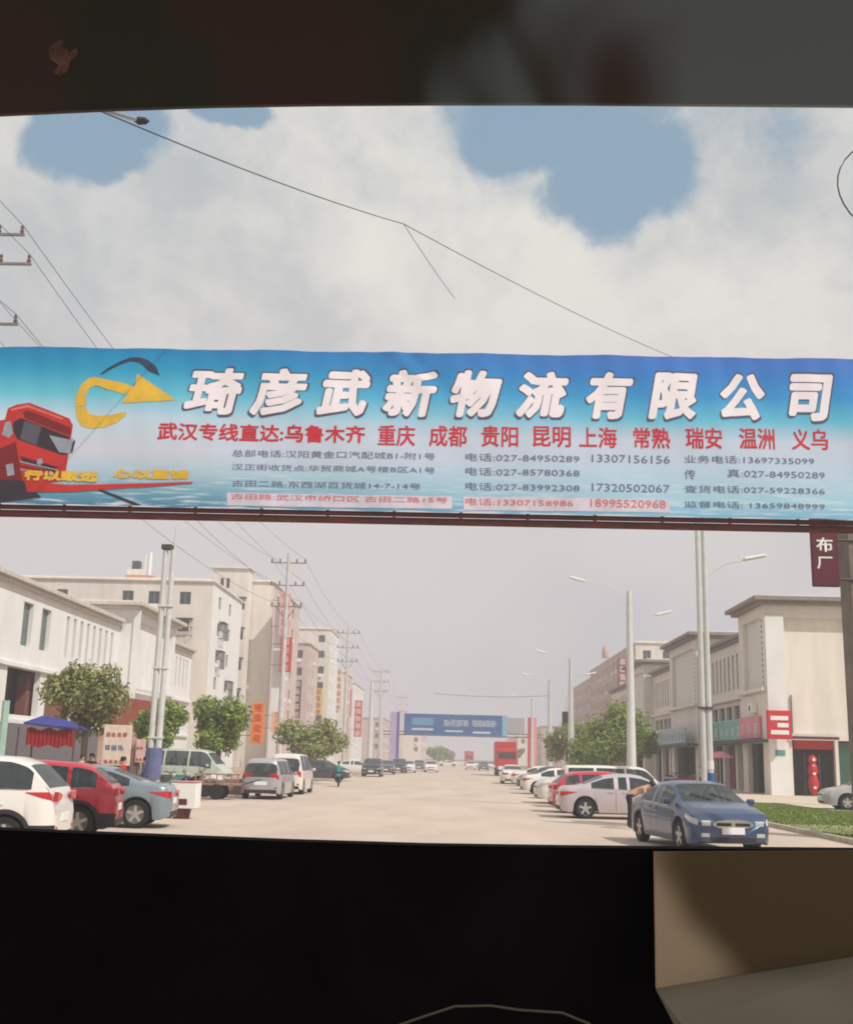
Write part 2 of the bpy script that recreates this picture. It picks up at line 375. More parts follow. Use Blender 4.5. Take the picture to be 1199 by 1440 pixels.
# ------------------------------------------------------------------ two-storey shop terraces
def cornice(parent, x0, x1, y0, y1, z, ov=.7, ft=0.0, m=capm, name='roof'):
    b = MB()
    b.bbox(x0 - ov, x1 + ov, y0 - ov, y1 + ov, z, z + .28, .03)
    b.bbox(x0 - ov * .55, x1 + ov * .55, y0 - ov * .55, y1 + ov * .55, z - .22, z, .03)
    b.cur = 1; b.bbox(x0 + .4, x1 - .4, y0 + .4, y1 - .4, z + .28, z + .5, .02)
    return b.obj(name, [m, wallg], parent)

def shopping_terrace(side, X, segs, label, wm, pm, capmat, left):
    t = thing('shop_terrace', label, 'building', (side * X, segs[0][1], 0))
    S = side
    def wx(x): return S * x            # local x: 0 at the facade, growing away from the road
    for kind, d0, d1 in segs:
        y0, y1 = d0 - segs[0][1], d1 - segs[0][1]; Ln = y1 - y0
        pav = kind == 'pavilion'
        H = 12.2 if pav else 10.9; out = 1.0 if pav else 0.0
        fx = -S * out                  # facade x (local)
        n = (-S, 0, 0)
        # along-wall direction chosen so that the outside is on the right hand
        if S > 0: o = (fx, y1, 0); ux = (0, -1, 0)
        else: o = (fx, y0, 0); ux = (0, 1, 0)
        b = MB(); holes = []; wins = []
        if pav:
            hz = (1.1, 6.4 if not left else 4.2, Ln - 1.1, 11.3); holes.append(hz)
            holes.append((1.3, .05, Ln - 1.3, 3.3))
            facade(b, o, ux, n, Ln, H, holes, .3)
            # perforated strip of small square openings beside the near corner
            b2 = MB(); uu = Ln - .75 if S > 0 else .55
            zz = 6.6
            while zz < 11.2:
                p = Vector(o) + Vector(ux) * uu + Vector((0, 0, zz)); q = p + Vector(ux) * .22
                e = -.003 * S
                b2.add([(p.x + e, p.y, p.z), (q.x + e, q.y, p.z), (q.x + e, q.y, p.z + .2), (p.x + e, p.y, p.z + .2)], [(0, 1, 2, 3)]); zz += .36
            b2.obj('vent_grille', steeld, t)['kind'] = 'stuff'
            g = MB(); p = Vector(o) + Vector(ux) * 1.1 - Vector(n) * .3; q = Vector(o) + Vector(ux) * (Ln - 1.1) - Vector(n) * .3
            g.add([(p.x, p.y, hz[1]), (q.x, q.y, hz[1]), (q.x, q.y, 11.3), (p.x, p.y, 11.3)], [(0, 1, 2, 3)]); g.obj('recess_panel', pm, t)
        else:
            if left:
                sl0 = Ln - 11.2; ns = 8; st = 1.32
                for k in range(ns): wins.append((sl0 + k * st, 7.4, sl0 + k * st + .5, 10.05))
                wc = Ln - 15.5
                while wc > 1: wins.append((wc, 7.5, wc + 1.5, 10.0)); wins.append((wc - 2.9, 7.5, wc - 1.4, 10.0)); wc -= 9
                # loggia openings between square columns
                c = .8
                while c + 5 < Ln - .5: holes.append((c, 3.6, c + 5.0, 6.2)); c += 6.1
            else:
                k = 1.2
                while k + .6 < Ln - .8: wins.append((k, 7.3, k + .62, 9.9)); k += 1.3
                k = .8
                while k + 2 < Ln - .4: holes.append((k, 5.15, k + 1.9, 6.15)); k += 2.3
                k = .5
                while k + 3.4 < Ln: holes.append((k, .05, k + 3.3, 3.3)); k += 4.0
            facade(b, o, ux, n, Ln, H, holes + wins, .35)
            for w in wins: window(t, o, ux, n, *w, dep=.28, mull=1 if w[2] - w[0] > 1 else 0, gm=glassg if left and w[2] - w[0] > 1 else glass)
            if not left:
                for h in holes:
                    if h[1] > 4: window(t, o, ux, n, *h, dep=.25, mull=2)
        b.cur = 0
        # back, sides, inside back wall of the openings, floor slabs
        xb = S * 14
        x0, x1 = min(fx, xb), max(fx, xb)
        b.add([(fx, y1, 0), (xb, y1, 0), (xb, y1, H), (fx, y1, H)], [(0, 1, 2, 3)])
        b.add([(xb, y0, 0), (xb, y1, 0), (xb, y1, H), (xb, y0, H)], [(0, 1, 2, 3)])
        b.add([(fx, y0, H), (fx, y1, H), (xb, y1, H), (xb, y0, H)], [(0, 1, 2, 3)])
        if not (pav and not left and y0 == 0):
            b.add([(fx, y0, 0), (xb, y0, 0), (xb, y0, H), (fx, y0, H)], [(0, 1, 2, 3)])
        if pav and S < 0:   # a raised panel edge on the end wall of the left pavilion
            b.box(fx + .003, fx + .5, y0 - .12, y0 - .003, 0, H - .3)
        b.obj('wall', wm, t)
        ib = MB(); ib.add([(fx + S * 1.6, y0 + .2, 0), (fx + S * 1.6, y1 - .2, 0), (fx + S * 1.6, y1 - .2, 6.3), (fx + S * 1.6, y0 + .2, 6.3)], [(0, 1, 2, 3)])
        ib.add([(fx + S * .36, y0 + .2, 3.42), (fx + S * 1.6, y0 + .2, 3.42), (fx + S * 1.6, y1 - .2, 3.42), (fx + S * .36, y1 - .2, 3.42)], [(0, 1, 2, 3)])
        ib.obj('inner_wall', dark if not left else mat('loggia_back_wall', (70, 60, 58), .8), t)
        cornice(t, min(fx, xb), max(fx, xb), y0 + (.0 if pav else .72), y1 - (.0 if pav else .72), H, .75 if pav else .5, m=capmat)
        # a moulding under the upper storey
        if left:
            for zz in (6.45, 3.35): MB().bbox(min(fx - S * .22, fx + S * .0) - .003, max(fx - S * .22, fx) - .003, y0 + .02, y1 - .02, zz - .25, zz, .02).obj('string_course', wm, t)
        else:
            MB().bbox(min(fx - S * .9, fx) - .003, max(fx - S * .9, fx) - .003, y0 + .02, y1 - .02, 3.32, 3.5, .02).obj('canopy', steeld, t)
            MB().bbox(min(fx - S * .3, fx) - .003, max(fx - S * .3, fx) - .003, y0 + .02, y1 - .02, 6.5, 6.75, .02).obj('string_course', wm, t)
            if not pav:
                k = .5; sh = 0; rs = random.Random(int(d0))
                while k + 3.4 < Ln:
                    p = Vector(o) + Vector(ux) * k - Vector(n) * .9
                    mm = [mat('shopfront_glass', (52, 58, 56), .15, var=.3, spec=.8), mat('shop_red', (170, 44, 42), .7), dark][rs.choice((0, 1, 1, 2))]
                    g = MB(); q = Vector(o) + Vector(ux) * (k + 3.3) - Vector(n) * .9
                    g.add([(p.x, p.y, .05), (q.x, q.y, .05), (q.x, q.y, 3.3), (p.x, p.y, 3.3)], [(0, 1, 2, 3)])
                    o2 = g.obj('shop_front', mm, t)
                    for f in (0, .33, .66, 1):
                        r = p.lerp(q, f); MB().box(r.x - .05, r.x + .05, r.y - .04, r.y + .04, .05, 3.3).obj('door_post', alum if rs.random() < .6 else redm, t)
                    k += 4.0
    return t

# right-hand terrace
RX = 20.6
rt = shopping_terrace(1, RX, [('pavilion', 71.5, 78), ('wing', 78, 92), ('pavilion', 92, 103.5), ('wing', 103.5, 118), ('pavilion', 118, 128), ('wing', 128, 150)],
    'cream and grey two-storey shopping terrace with flat cornices, right side', wallg, panelg, capm, False)
# its camera-facing end wall: pilaster, tall recessed panel, red shop below
e = MB(); x0 = -1.0
facade(e, (x0, 0, 0), (1, 0, 0), (0, -1, 0), 15, 12.2, [(1.25, 3.9, 5.6, 11.2), (1.45, .05, 4.1, 3.5), (4.3, .05, 6.9, 3.5)], .35)
e.obj('wall', wallc, rt)
MB().box(x0 + .02, x0 + 1.2, -.16, -.003, 0, 11.3).obj('pilaster', wallw, rt)
MB().add([(x0 + 1.25, .35, 3.9), (x0 + 5.6, .35, 3.9), (x0 + 5.6, .35, 11.2), (x0 + 1.25, .35, 11.2)], [(0, 1, 2, 3)]).obj('recess_panel', wallc, rt)
MB().box(x0 + 1.25, x0 + 4.3, -.3, -.17, 3.55, 3.72).obj('canopy', maroon, rt)
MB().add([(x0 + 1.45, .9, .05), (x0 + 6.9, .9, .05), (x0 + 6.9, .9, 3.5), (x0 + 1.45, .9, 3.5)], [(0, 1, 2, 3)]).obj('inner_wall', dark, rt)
MB().box(x0 + 1.47, x0 + 4.08, .36, .46, 2.95, 3.48).obj('shop_valance', redm, rt)
MB().box(x0 + 4.32, x0 + 5.6, .36, .44, .1, 3.4).obj('shop_front', mat('green_glass_door', (40, 84, 66), .2, spec=.8), rt)
for xx in (1.5, 2.3, 3.2, 4.05): MB().box(x0 + xx - .03, x0 + xx + .03, .37, .43, .05, 2.7).obj('door_post', steeld, rt)
og = thing('shop_ornament', 'tall red hanging ornament with white dots in the end shop doorway', 'ornament', (RX + x0 + 2.7, 71.65, 0))
b = MB(); b.lathe([(.02, 2.6), (.2, 2.5), (.3, 2.3), (.2, 2.1), (.28, 1.9), (.34, 1.6), (.22, 1.35), (.3, 1.1), (.36, .8), (.25, .5), (.1, .15)][::-1], n=12); b.obj('body', redm, og, True)
b = MB()
for k in range(5): b.lathe([(.0, -.03), (.1, 0), (.0, .03)], (0, -.3 + (k % 2) * .05, 2.3 - k * .42), 8, 'Y')
b.obj('rosettes', whitem, og)

# left-hand terrace
LX = 24.8
lt = shopping_terrace(-1, LX, [('wing', 36, 81), ('pavilion', 81, 93.5), ('wing', 93.5, 104)],
    'white two-storey building with slit windows and open loggia, left side', wallw, wallw, mat('white_cornice', (206, 198, 186), .8), True)
# closed ground storey of the left building
MB().box(.003, .3, .1, 44.6, .0, 3.1).obj('ground_storey', mat('slate_shop_base', (112, 106, 110), .8, var=.1), lt)
MB().box(-1.2, -.6, 29.8, 36.0, 3.62, 6.1).obj('loggia_panel', mat('red_brown_panel', (132, 78, 66), .8), lt)

# the right terrace's sign boards, each a thing
def wall_sign(label, y, ln, z, h, m, mt, n, seed, X=RX, out=1.0):
    t = thing('shop_sign', label, 'sign', (X - out, y, z), 0, 'sign boards along the right terrace')
    MB().bbox(0, .16, 0, ln, 0, h, .02).obj('board', m, t)
    lb = MB(); s = h * .5
    for k in range(n): strokes(lb, (0, ln * (n - k - .5) / n + s / 2, h * .19), (0, -1, 0), s, seed * 9 + k, (-1, 0, 0))
    lb.obj('lettering', mt, t); return t
wall_sign('pale pink shop sign with white characters nearest the terrace corner', 72.9, 5.0, 3.6, 1.4, pinkm, whitem, 3, 1, out=1.2)
wall_sign('pale green shop sign next beyond the pink one', 78.2, 6.6, 3.6, 1.35, greenm, whitem, 4, 2)
wall_sign('grey green shop sign directly behind the twin lamp pole', 85.0, 6.8, 3.6, 1.35, mat('greygreen_sign', (112, 164, 158), .6), whitem, 4, 3)
wall_sign('long pale blue shop sign on the second pavilion of the terrace', 92.6, 10.2, 3.55, 1.25, mat('paleblue_sign', (170, 186, 192), .6), bluem, 7, 4, out=2.0)
wall_sign('olive grey shop sign at the far half of the right terrace', 104.2, 12.5, 3.55, 1.2, mat('olive_sign', (130, 160, 144), .6), whitem, 8, 5)
p = at(1078, 1039, 70.8)
t = thing('projecting_sign', 'square red sign box with white bars projecting at the terrace corner', 'sign', (p.x, 70.8, p.z))
MB().bbox(0, 1.5, -.28, 0, 0, 1.75, .04).obj('board', mat('bright_red_sign', (206, 34, 44), .5), t)
b = MB()
for zz, a0, a1 in ((1.15, .2, 1.3), (.72, .62, 1.3), (.28, .2, 1.3)): b.box(a0, a1, -.287, -.283, zz, zz + .26)
b.obj('lettering', whitem, t); MB().tube([(1.0, -.02, .9), (1.0, .7, .9)], .05, 6).obj('bracket', steeld, t)
p = at(1073, 985, 71)
t = thing('air_conditioner', 'small air conditioner box on the corner pavilion above the red sign', 'air conditioner', (RX - 1.42, 74.2, 5.2))
MB().bbox(-.0, .4, -.45, .45, 0, .62, .03).obj('case', whitem, t); MB().lathe([(.22, 0), (.22, .01)], (-.008, 0, .31), 16, 'X').obj('fan_grille', steeld, t)
t = tag(MB().box(RX + x0 + .35, RX + x0 + .95, 71.5 - .19, 71.5 - .165, 2.5, 2.85).obj('small_sign', mat('small_teal_sign', (90, 150, 150), .6)), 'small pale teal plate on the corner pilaster', 'sign')

# ------------------------------------------------------------------ apartment blocks
def block(label, x0, x1, y0, y1, H, mf, ms, wins_f, wins_s, side, floors, name='apartment_block', roofm=None, cage=(), cat='building', storey=3.1, top_off=2.6, ww=1.3, wh=1.45, mull=1):
    t = thing(name, label, cat, ((x0 + x1) / 2, y0, 0))
    cx = (x0 + x1) / 2; xa, xb = x0 - cx, x1 - cx; Ly = y1 - y0
    b = MB(); zs = [H - top_off - k * storey for k in range(floors)]
    fh = [(u, z, u + ww, z + wh) for u in wins_f for z in zs if z > 2]
    facade(b, (xa, 0, 0), (1, 0, 0), (0, -1, 0), xb - xa, H, fh, .22)
    b.obj('wall', mf, t)
    for w in fh: window(t, (xa, 0, 0), (1, 0, 0), (0, -1, 0), *w, dep=.16, mull=mull)
    b = MB(); sh = [(u, z, u + ww, z + wh) for u in wins_s for z in zs if z > 2]
    if side < 0: o = (xb, 0, 0); ux = (0, 1, 0); n = (1, 0, 0)
    else: o = (xa, Ly, 0); ux = (0, -1, 0); n = (-1, 0, 0)
    facade(b, o, ux, n, Ly, H, sh, .22)
    xo = xa if side < 0 else xb
    b.add([(xo, 0, 0), (xo, Ly, 0), (xo, Ly, H), (xo, 0, H)], [(0, 1, 2, 3)]); b.add([(xa, Ly, 0), (xb, Ly, 0), (xb, Ly, H), (xa, Ly, H)], [(0, 1, 2, 3)])
    b.obj('wall', ms, t)
    for w in sh: window(t, o, ux, n, *w, dep=.16, mull=mull)
    r = MB(); r.bbox(xa - .25, xb + .25, -.25, Ly + .25, H, H + .22, .03); r.bbox(xa + .2, xb - .2, .2, Ly - .2, H + .22, H + .4, .03); r.obj('roof', roofm or mf, t)
    q = random.Random(int(y0 * 7)); acm = MB().bbox(0, .8, -.34, 0, 0, .58, .03).mesh('air_conditioner', whitem)
    for w in fh + sh:
        if q.random() < .4:
            if w in sh: pp = Vector(o) + Vector(ux) * (w[0] + .2) + Vector((0, 0, w[1] - .75)) + Vector(n) * .003; aa = math.atan2(ux[1], ux[0])
            else: pp = Vector((xa + w[0] + .2, -.003, w[1] - .75)); aa = 0
            inst('air_conditioner', acm, t, pp, (0, 0, aa))
    for face, u, z in cage:            # steel window cages
        g = MB(); w, h, d = 2.3, 1.9, .6
        for k in range(9): g.box(w * k / 8 - .02, w * k / 8 + .02, -d, -d + .04, 0, h)
        for zz in (0, h / 2, h): g.box(0, w, -d - .01, -d + .05, zz - .03, zz + .03); g.box(-.03, .03, -d, 0, zz - .03, zz + .03); g.box(w - .03, w + .03, -d, 0, zz - .03, zz + .03)
        g.box(-.05, w + .05, -d - .05, 0, h + .05, h + .1)
        if face == 'f': inst('window_cage', g.mesh('window_cage', steeld), t, (xa + u, -.01, z))
        else: inst('window_cage', g.mesh('window_cage', steeld), t, (xb + .01, u, z), (0, 0, pi / 2))
    return t
A0 = gx(285, 125)
ba = block('cream six-storey apartment block with barred windows and a water tank, left, behind the white building', A0 - 40, A0, 125, 142.5, 20.8, wallc, wallw, [36.2, 32.6, 29.6, 22, 17], [3.5, 9.5], -1, 6, cage=[('f', 35.6, 14.6), ('s', 4.2, 14.8), ('s', 3.6, 11.4), ('s', 9.5, 8.3)])
rb = MB(); xr = 20 - (A0 - gx(190, 128)); 
p = at(200, 806, 130); 
t = thing('roof_tank_tower', 'little roof tower with dark tank and white pipe on the cream block', 'roof tower', (p.x, 130, 21.2))
b = MB(); b.bbox(-1.6, 1.7, -1, 1, 0, .9, .04); b.obj('plinth', mat('salmon_render', (206, 150, 128), .8), t); MB().bbox(-1.5, .3, -1, 1, .9, 1.6, .03).obj('base', wallc, t)
MB().bbox(-1.1, -.2, -.5, .5, 1.6, 2.7, .05).obj('tank', steeld, t); MB().tube([(.9, 0, .9), (.9, 0, 3.8)], .22, 10).obj('pipe', whitem, t); MB().tube([(.35, 0, .9), (.35, 0, 3.6)], .08, 8).obj('pipe', whitem, t)
B0 = gx(372, 153)
bb = block('tall pinkish apartment block with small dark windows, behind the white utility pole', B0 - 20, B0, 153, 180, 25.2, wallc, wallp, [13.4, 5], [4, 9, 14, 19], -1, 7, ww=1.7, wh=1.3)
t2 = MB(); 
x1 = gx(285, 150) ; x2 = gx(336, 150); zt = at(310, 800, 150).z
b = thing('stair_tower', 'cream stair tower with a pair of narrow windows, top storey of the pinkish block', 'building', ((x1 + x2) / 2, 149.6, 0))
f = MB(); hw = (x2 - x1) / 2; tw = [(1.0, zt - 2.7, 1.5, zt - 1.3), (1.8, zt - 2.7, 2.3, zt - 1.3)] + [(2 * hw - 1.5, zt - 5.6 - 4.1 * k, 2 * hw - .3, zt - 4.3 - 4.1 * k) for k in range(4)]
facade(f, (-hw, 0, 0), (1, 0, 0), (0, -1, 0), 2 * hw, zt, tw, .2)
for k in range(4): MB().bbox(hw - 1.7, hw - .1, -.35, -.003, zt - 4.1 - 4.1 * k, zt - 3.9 - 4.1 * k, .01).obj('window_hood', steeld, b)
f.add([(-hw, 3.3, 0), (-hw, 3.3, zt), (-hw, 0, zt), (-hw, 0, 0)], [(0, 1, 2, 3)]); f.add([(hw, 3.3, 0), (hw, 3.3, zt), (hw, 0, zt), (hw, 0, 0)], [(0, 1, 2, 3)]); f.obj('wall', wallc, b)
for w_ in tw: window(b, (-hw, 0, 0), (1, 0, 0), (0, -1, 0), *w_, .15, 1 if w_[2] - w_[0] > .8 else 0)
MB().bbox(-hw - .3, hw + .3, -.3, 3.3, zt, zt + .3, .03).obj('roof', wallc, b)
# bright corner pier of the pinkish block
zp = at(390, 850, 150).z
tag(MB().bbox(gx(376, 150) - .0, gx(392, 150), 150.2, 152.7, 0, zp, .05).obj('corner_pier', wallw), 'tall white corner pier between the pinkish block and the utility pole', 'pier')
def blk(label, u0, u1, v, d, ln, side, mf, ms, **k):
    x0, x1 = gx(u0, d), gx(u1, d); H = at((u0 + u1) / 2, v, d).z; w = x1 - x0
    if side < 0: x0 -= 14; w += 14
    else: x1 += 14; w += 14
    nf = k.pop('nf', 2)
    if side < 0: wf = [w - 2.4 - i * 3.2 for i in range(nf)]
    else: wf = [1.2 + i * 3.2 for i in range(nf)]
    return block(label, x0, x1, d, d + ln, H, mf, ms, wf, [2 + i * 4.2 for i in range(int((ln - 4) / 4.2))], side, 7, **k)
blk('pale block with blank pink flank, left, right of the red vertical sign', 404, 428, 905, 200, 14, -1, wallp, wallp, nf=1)
blk('cream block with a bright end strip, left, above the brownish tree', 440, 458, 885, 222, 16, -1, wallc, wallw, nf=1)
blk('low white block with slanting signs, left, farther along', 462, 480, 945, 246, 18, -1, wallw, wallp, nf=1)
blk('small white block under the third utility pole, left', 480, 494, 960, 280, 30, -1, wallw, wallw, nf=1)
blk('far pale block behind the purple gantry post', 512, 538, 1010, 330, 60, -1, wallp, wallp, nf=1, cat='building')
blk('far cream block left of the distant trees', 566, 592, 1032, 380, 60, -1, wallc, wallp, nf=1)
blk('brown apartment block with red sign and cream end wall, right, behind the trees', 896, 950, 905, 183, 62, 1, wallc, wallb, nf=4)
blk('lower brown and cream block beyond the brown one, right', 836, 860, 952, 250, 48, 1, wallc, wallb, nf=2)
blk('far pink block behind the red gantry post', 762, 790, 1022, 310, 60, 1, wallp, wallp, nf=2)
blk('far grey block right of the distant red lorry', 728, 748, 1035, 400, 80, 1, wallg, wallp, nf=1)
tag(MB().lathe([(.7, 0), (.7, 1.2), (.5, 2.0), (.1, 2.4)], (gx(853, 215), 215, at(853, 925, 215).z), 12).obj('roof_vent', wallb, None, True), 'brownish conical roof vent on the brown block', 'roof vent')

vsign('red vertical sign with white characters on the pinkish block', 401, 896, 945, 149, 1.55, redm, mat('pink_letter', (240, 196, 190), .6), 4, seed=2)
vsign('small red vertical sign above the far row of parked cars, left', 489, 968, 1008, 262, 1.6, redm, whitem, 4, seed=12)
vsign('yellow and red vertical sign low on the second cream block', 447, 968, 1006, 216, 1.4, yellowm, redm, 4, seed=13)
vsign('faded pink vertical sign above the red one, left', 399, 832, 893, 149.2, 1.45, mat('faded_pink', (222, 176, 170), .6), mat('fading_red', (206, 120, 116), .6), 5, seed=3)
vsign('orange and yellow vertical sign left of the white pier', 361, 988, 1046, 118, 1.3, orangem, redm, 4, seed=4)
vsign('peach vertical sign low beside the utility pole', 389, 1000, 1030, 148, 1.5, mat('peach', (232, 186, 150), .6), orangem, 3, seed=5)
vsign('maroon vertical sign with white squares right of the utility pole', 416, 956, 1010, 185, 1.4, maroon, whitem, 5, seed=6)
vsign('narrow orange lettered sign on the low white block', 465, 948, 1002, 238, 1.3, mat('cream_sign', (232, 214, 190), .6), orangem, 6, seed=7)
vsign('second narrow red lettered sign right of the orange lettered one', 475, 940, 1000, 240, 1.4, mat('cream_sign', (1, 1, 1)), redm, 6, seed=8)
vsign('far red vertical sign with white characters, left', 503, 985, 1036, 255, 1.7, redm, whitem, 5, seed=9)
vsign('red vertical sign with white squares on the brown block, right', 876, 925, 990, 180, 1.5, mat('brick_sign', (150, 52, 46), .6), whitem, 6, seed=10)

# ------------------------------------------------------------------ gantry banner across the road
YB = 19.0
def bp(u, v): p = at(u, v, YB); return p.x, p.z
ZT, ZB = 8.97, 6.02
BX0, BX1 = -10.6, 10.4
gan = thing('gantry', 'dark red steel gantry carrying the big blue banner over the road', 'gantry', (0, YB + .35, 0))
for x in (BX0 - .2, BX1 + .2):
    for dy in (0, .5): MB().tube([(x, dy, 0), (x, dy, ZT - .1)], .09, 10).obj('post', rust, gan)
for z in (ZT - .12, 7.4, ZB - .02):
    for dy in (-.18, .5): MB().tube([(BX0 - .2, dy, z), (BX1 + .2, dy, z)], .045, 8).obj('rail', rust, gan)
MB().tube([(BX0 - .2, -.16, 5.90), (BX1 + .2, -.16, 5.90)], .05, 8).obj('rail', rust, gan)
b = MB(); x = BX0
while x < BX1:
    b.tube([(x, -.16, 5.9), (x + .45, .5, 6.0)], .025, 6); b.tube([(x + .45, .5, 6.0), (x + .9, -.16, 5.9)], .025, 6); b.tube([(x, -.17, 5.88), (x, -.17, 6.06)], .03, 6); x += 1.18
b.obj('lattice', mat('rusty_lattice', (150, 96, 76), .7), gan)

ban = thing('banner', 'wide blue and white printed logistics company banner hung across the road on a steel gantry', 'banner', (0, 0, 0))
bm_ = bpy.data.materials.new('banner_print'); bm_.use_nodes = True; T = bm_.node_tree; pb = T.nodes['Principled BSDF']; pb.inputs['Roughness'].default_value = .45; pb.inputs['Specular IOR Level'].default_value = .3
geo = T.nodes.new('ShaderNodeTexCoord'); sp = T.nodes.new('ShaderNodeSeparateXYZ'); T.links.new(geo.outputs['Object'], sp.inputs[0])
def ramp(sock, a, b, stops):
    mr = T.nodes.new('ShaderNodeMapRange'); T.links.new(sock, mr.inputs[0]); mr.inputs[1].default_value = a; mr.inputs[2].default_value = b
    cr = T.nodes.new('ShaderNodeValToRGB'); T.links.new(mr.outputs[0], cr.inputs[0]); e = cr.color_ramp.elements
    while len(e) < len(stops): e.new(.5)
    for i, (q, c) in enumerate(stops): e[i].position = q; e[i].color = lin(c)
    return cr.outputs[0]
rl = ramp(sp.outputs[2], ZB, ZT, [(0, (70, 120, 150)), (.08, (96, 150, 172)), (.2, (160, 188, 204)), (.34, (196, 202, 214)), (.55, (186, 208, 222)), (.7, (100, 188, 210)), (.86, (44, 152, 190)), (1, (28, 128, 180))])
rr_ = ramp(sp.outputs[2], ZB, ZT, [(0, (120, 176, 206)), (.1, (158, 200, 218)), (.3, (184, 204, 222)), (.46, (192, 204, 220)), (.6, (98, 184, 212)), (.74, (56, 146, 206)), (.88, (56, 126, 200)), (1, (72, 116, 196))])
mx = T.nodes.new('ShaderNodeMix'); mx.data_type = 'RGBA'; mr = T.nodes.new('ShaderNodeMapRange'); T.links.new(sp.outputs[0], mr.inputs[0]); mr.inputs[1].default_value = -6; mr.inputs[2].default_value = 3
T.links.new(mr.outputs[0], mx.inputs[0]); T.links.new(rl, mx.inputs[6]); T.links.new(rr_, mx.inputs[7])
# printed ripples on the water at the foot, and a little print unevenness
mp = T.nodes.new('ShaderNodeMapping'); mp.inputs['Scale'].default_value = (1.2, 1, 14); T.links.new(geo.outputs['Object'], mp.inputs[0])
nn = T.nodes.new('ShaderNodeTexNoise'); nn.inputs['Scale'].default_value = 1.6; nn.inputs['Detail'].default_value = 5; T.links.new(mp.outputs[0], nn.inputs['Vector'])
lo = T.nodes.new('ShaderNodeMapRange'); T.links.new(sp.outputs[2], lo.inputs[0]); lo.inputs[1].default_value = ZB + 1.0; lo.inputs[2].default_value = ZB; lo.inputs[3].default_value = 0; lo.inputs[4].default_value = .8
mm = T.nodes.new('ShaderNodeMath'); mm.operation = 'MULTIPLY'; T.links.new(lo.outputs[0], mm.inputs[0]); st = T.nodes.new('ShaderNodeMapRange'); T.links.new(nn.outputs[0], st.inputs[0]); st.inputs[1].default_value = .5; st.inputs[2].default_value = .7; T.links.new(st.outputs[0], mm.inputs[1])
m2 = T.nodes.new('ShaderNodeMix'); m2.data_type = 'RGBA'; T.links.new(mm.outputs[0], m2.inputs[0]); T.links.new(mx.outputs[2], m2.inputs[6]); m2.inputs[7].default_value = lin((214, 222, 230))
T.links.new(m2.outputs[2], pb.inputs['Base Color'])
def wave(x, z):
    k = (z - ZB) / (ZT - ZB)
    return .012 * sin(x * 1.9 + z * 2) + .008 * sin(x * 5.3 - z * 3.1) + .006 * sin(x * 11 + 2.2 * z) * k + .012 * sin((x + 1.1 - (ZT - z) * .9) * 9) * math.exp(-((x + 1.1 - (ZT - z) * .9) / .35) ** 2) * max(0, k - .55) * 4
b = MB(); nx, nz_ = 260, 36; vs = []; fs = []
for j in range(nz_ + 1):
    for i in range(nx + 1):
        x = BX0 + (BX1 - BX0) * i / nx; k = j / nz_; z = ZB + (ZT - ZB) * k
        if j == nz_: z += .008 * sin(x * 3.1)
        if j == 0: z += .012 * sin(x * 5.3)
        vs.append((x, YB + wave(x, z), z))
for j in range(nz_):
    for i in range(nx): a = j * (nx + 1) + i; fs.append((a, a + 1, a + nx + 2, a + nx + 1))
b.add(vs, fs); sh_ = b.obj('sheet', bm_, ban, True)
def lie(me_or_mb, off):       # drape printed pieces over the sheet's waves
    import bmesh
    bm = bmesh.new(); bm.from_mesh(me_or_mb); bmesh.ops.triangulate(bm, faces=bm.faces[:])
    for _ in range(5):
        es = [e for e in bm.edges if e.calc_length() > .16]
        if not es: break
        bmesh.ops.subdivide_edges(bm, edges=es, cuts=1); bmesh.ops.triangulate(bm, faces=bm.faces[:])
    bm.to_mesh(me_or_mb); bm.free()
    for v in me_or_mb.vertices: v.co.y = YB + wave(v.co.x, v.co.z) - off
def press(name, s, u0, u1, v0, v1, m, bold=0, shear=0, off=.006, dx=0, dz=0):
    x0, z1 = bp(u0, v0); x1, z0 = bp(u1, v1)
    me = heavy_text(name, s, x1 - x0, z1 - z0, m, bold, shear, 130 if len(s) == 1 else 70) if bold else text_mesh(name, s, x1 - x0, z1 - z0, m, 0, shear)
    for v in me.vertices: v.co.x += x0 + dx; v.co.z += z0 + dz
    lie(me, off); o = bpy.data.objects.new(name, me); COL.objects.link(o); o.parent = ban; return o
white_ink = mat('white_ink', (238, 230, 234), .5, var=.02); dark_ink = mat('dark_ink', (84, 88, 112), .5); red_ink = mat('red_ink', (206, 44, 56), .5); small_ink = mat('small_dark_ink', (112, 114, 140), .5)
pale_red = mat('pale_red_ink', (222, 112, 116), .5); gold_ink = mat('gold_ink', (226, 184, 60), .5); pale_pink = mat('pale_pink_ink', (212, 206, 218), .5)
cols = [(259, 346), (352, 437), (445, 526), (536, 620), (627, 710), (721, 805), (817, 895), (908, 990), (1003, 1084), (1098, 1176)]
for i, ch in enumerate('琦彦武新物流有限公司'):
    u0, u1 = cols[i]; vt = 515 + (u0 - 260) * .0115; vb = 585 + (u0 - 260) * .0105
    press('title_outline', ch, u0 - 1.5, u1 + 2, vt - 1.5, vb + 3, dark_ink, .052, .18, .004)
    press('title_character', ch, u0 + 1.5, u1 - 1.5, vt + 1.5, vb - 1, white_ink, .041, .18, .008)
for s, u0, u1 in (('武汉专线直达:乌鲁木齐', 224, 514), ('重庆', 532, 584), ('成都', 604, 657), ('贵阳', 677, 729), ('昆明', 749, 803), ('上海', 814, 868), ('常熟', 890, 943), ('瑞安', 963, 1016), ('温洲', 1038, 1090), ('义乌', 1112, 1165)):
    vt = 594 + (u0 - 224) * .0095; press('destination_lettering', s, u0, u1, vt, vt + 31 - (1 if len(s) > 2 else 0), red_ink, .010, 0, .005)
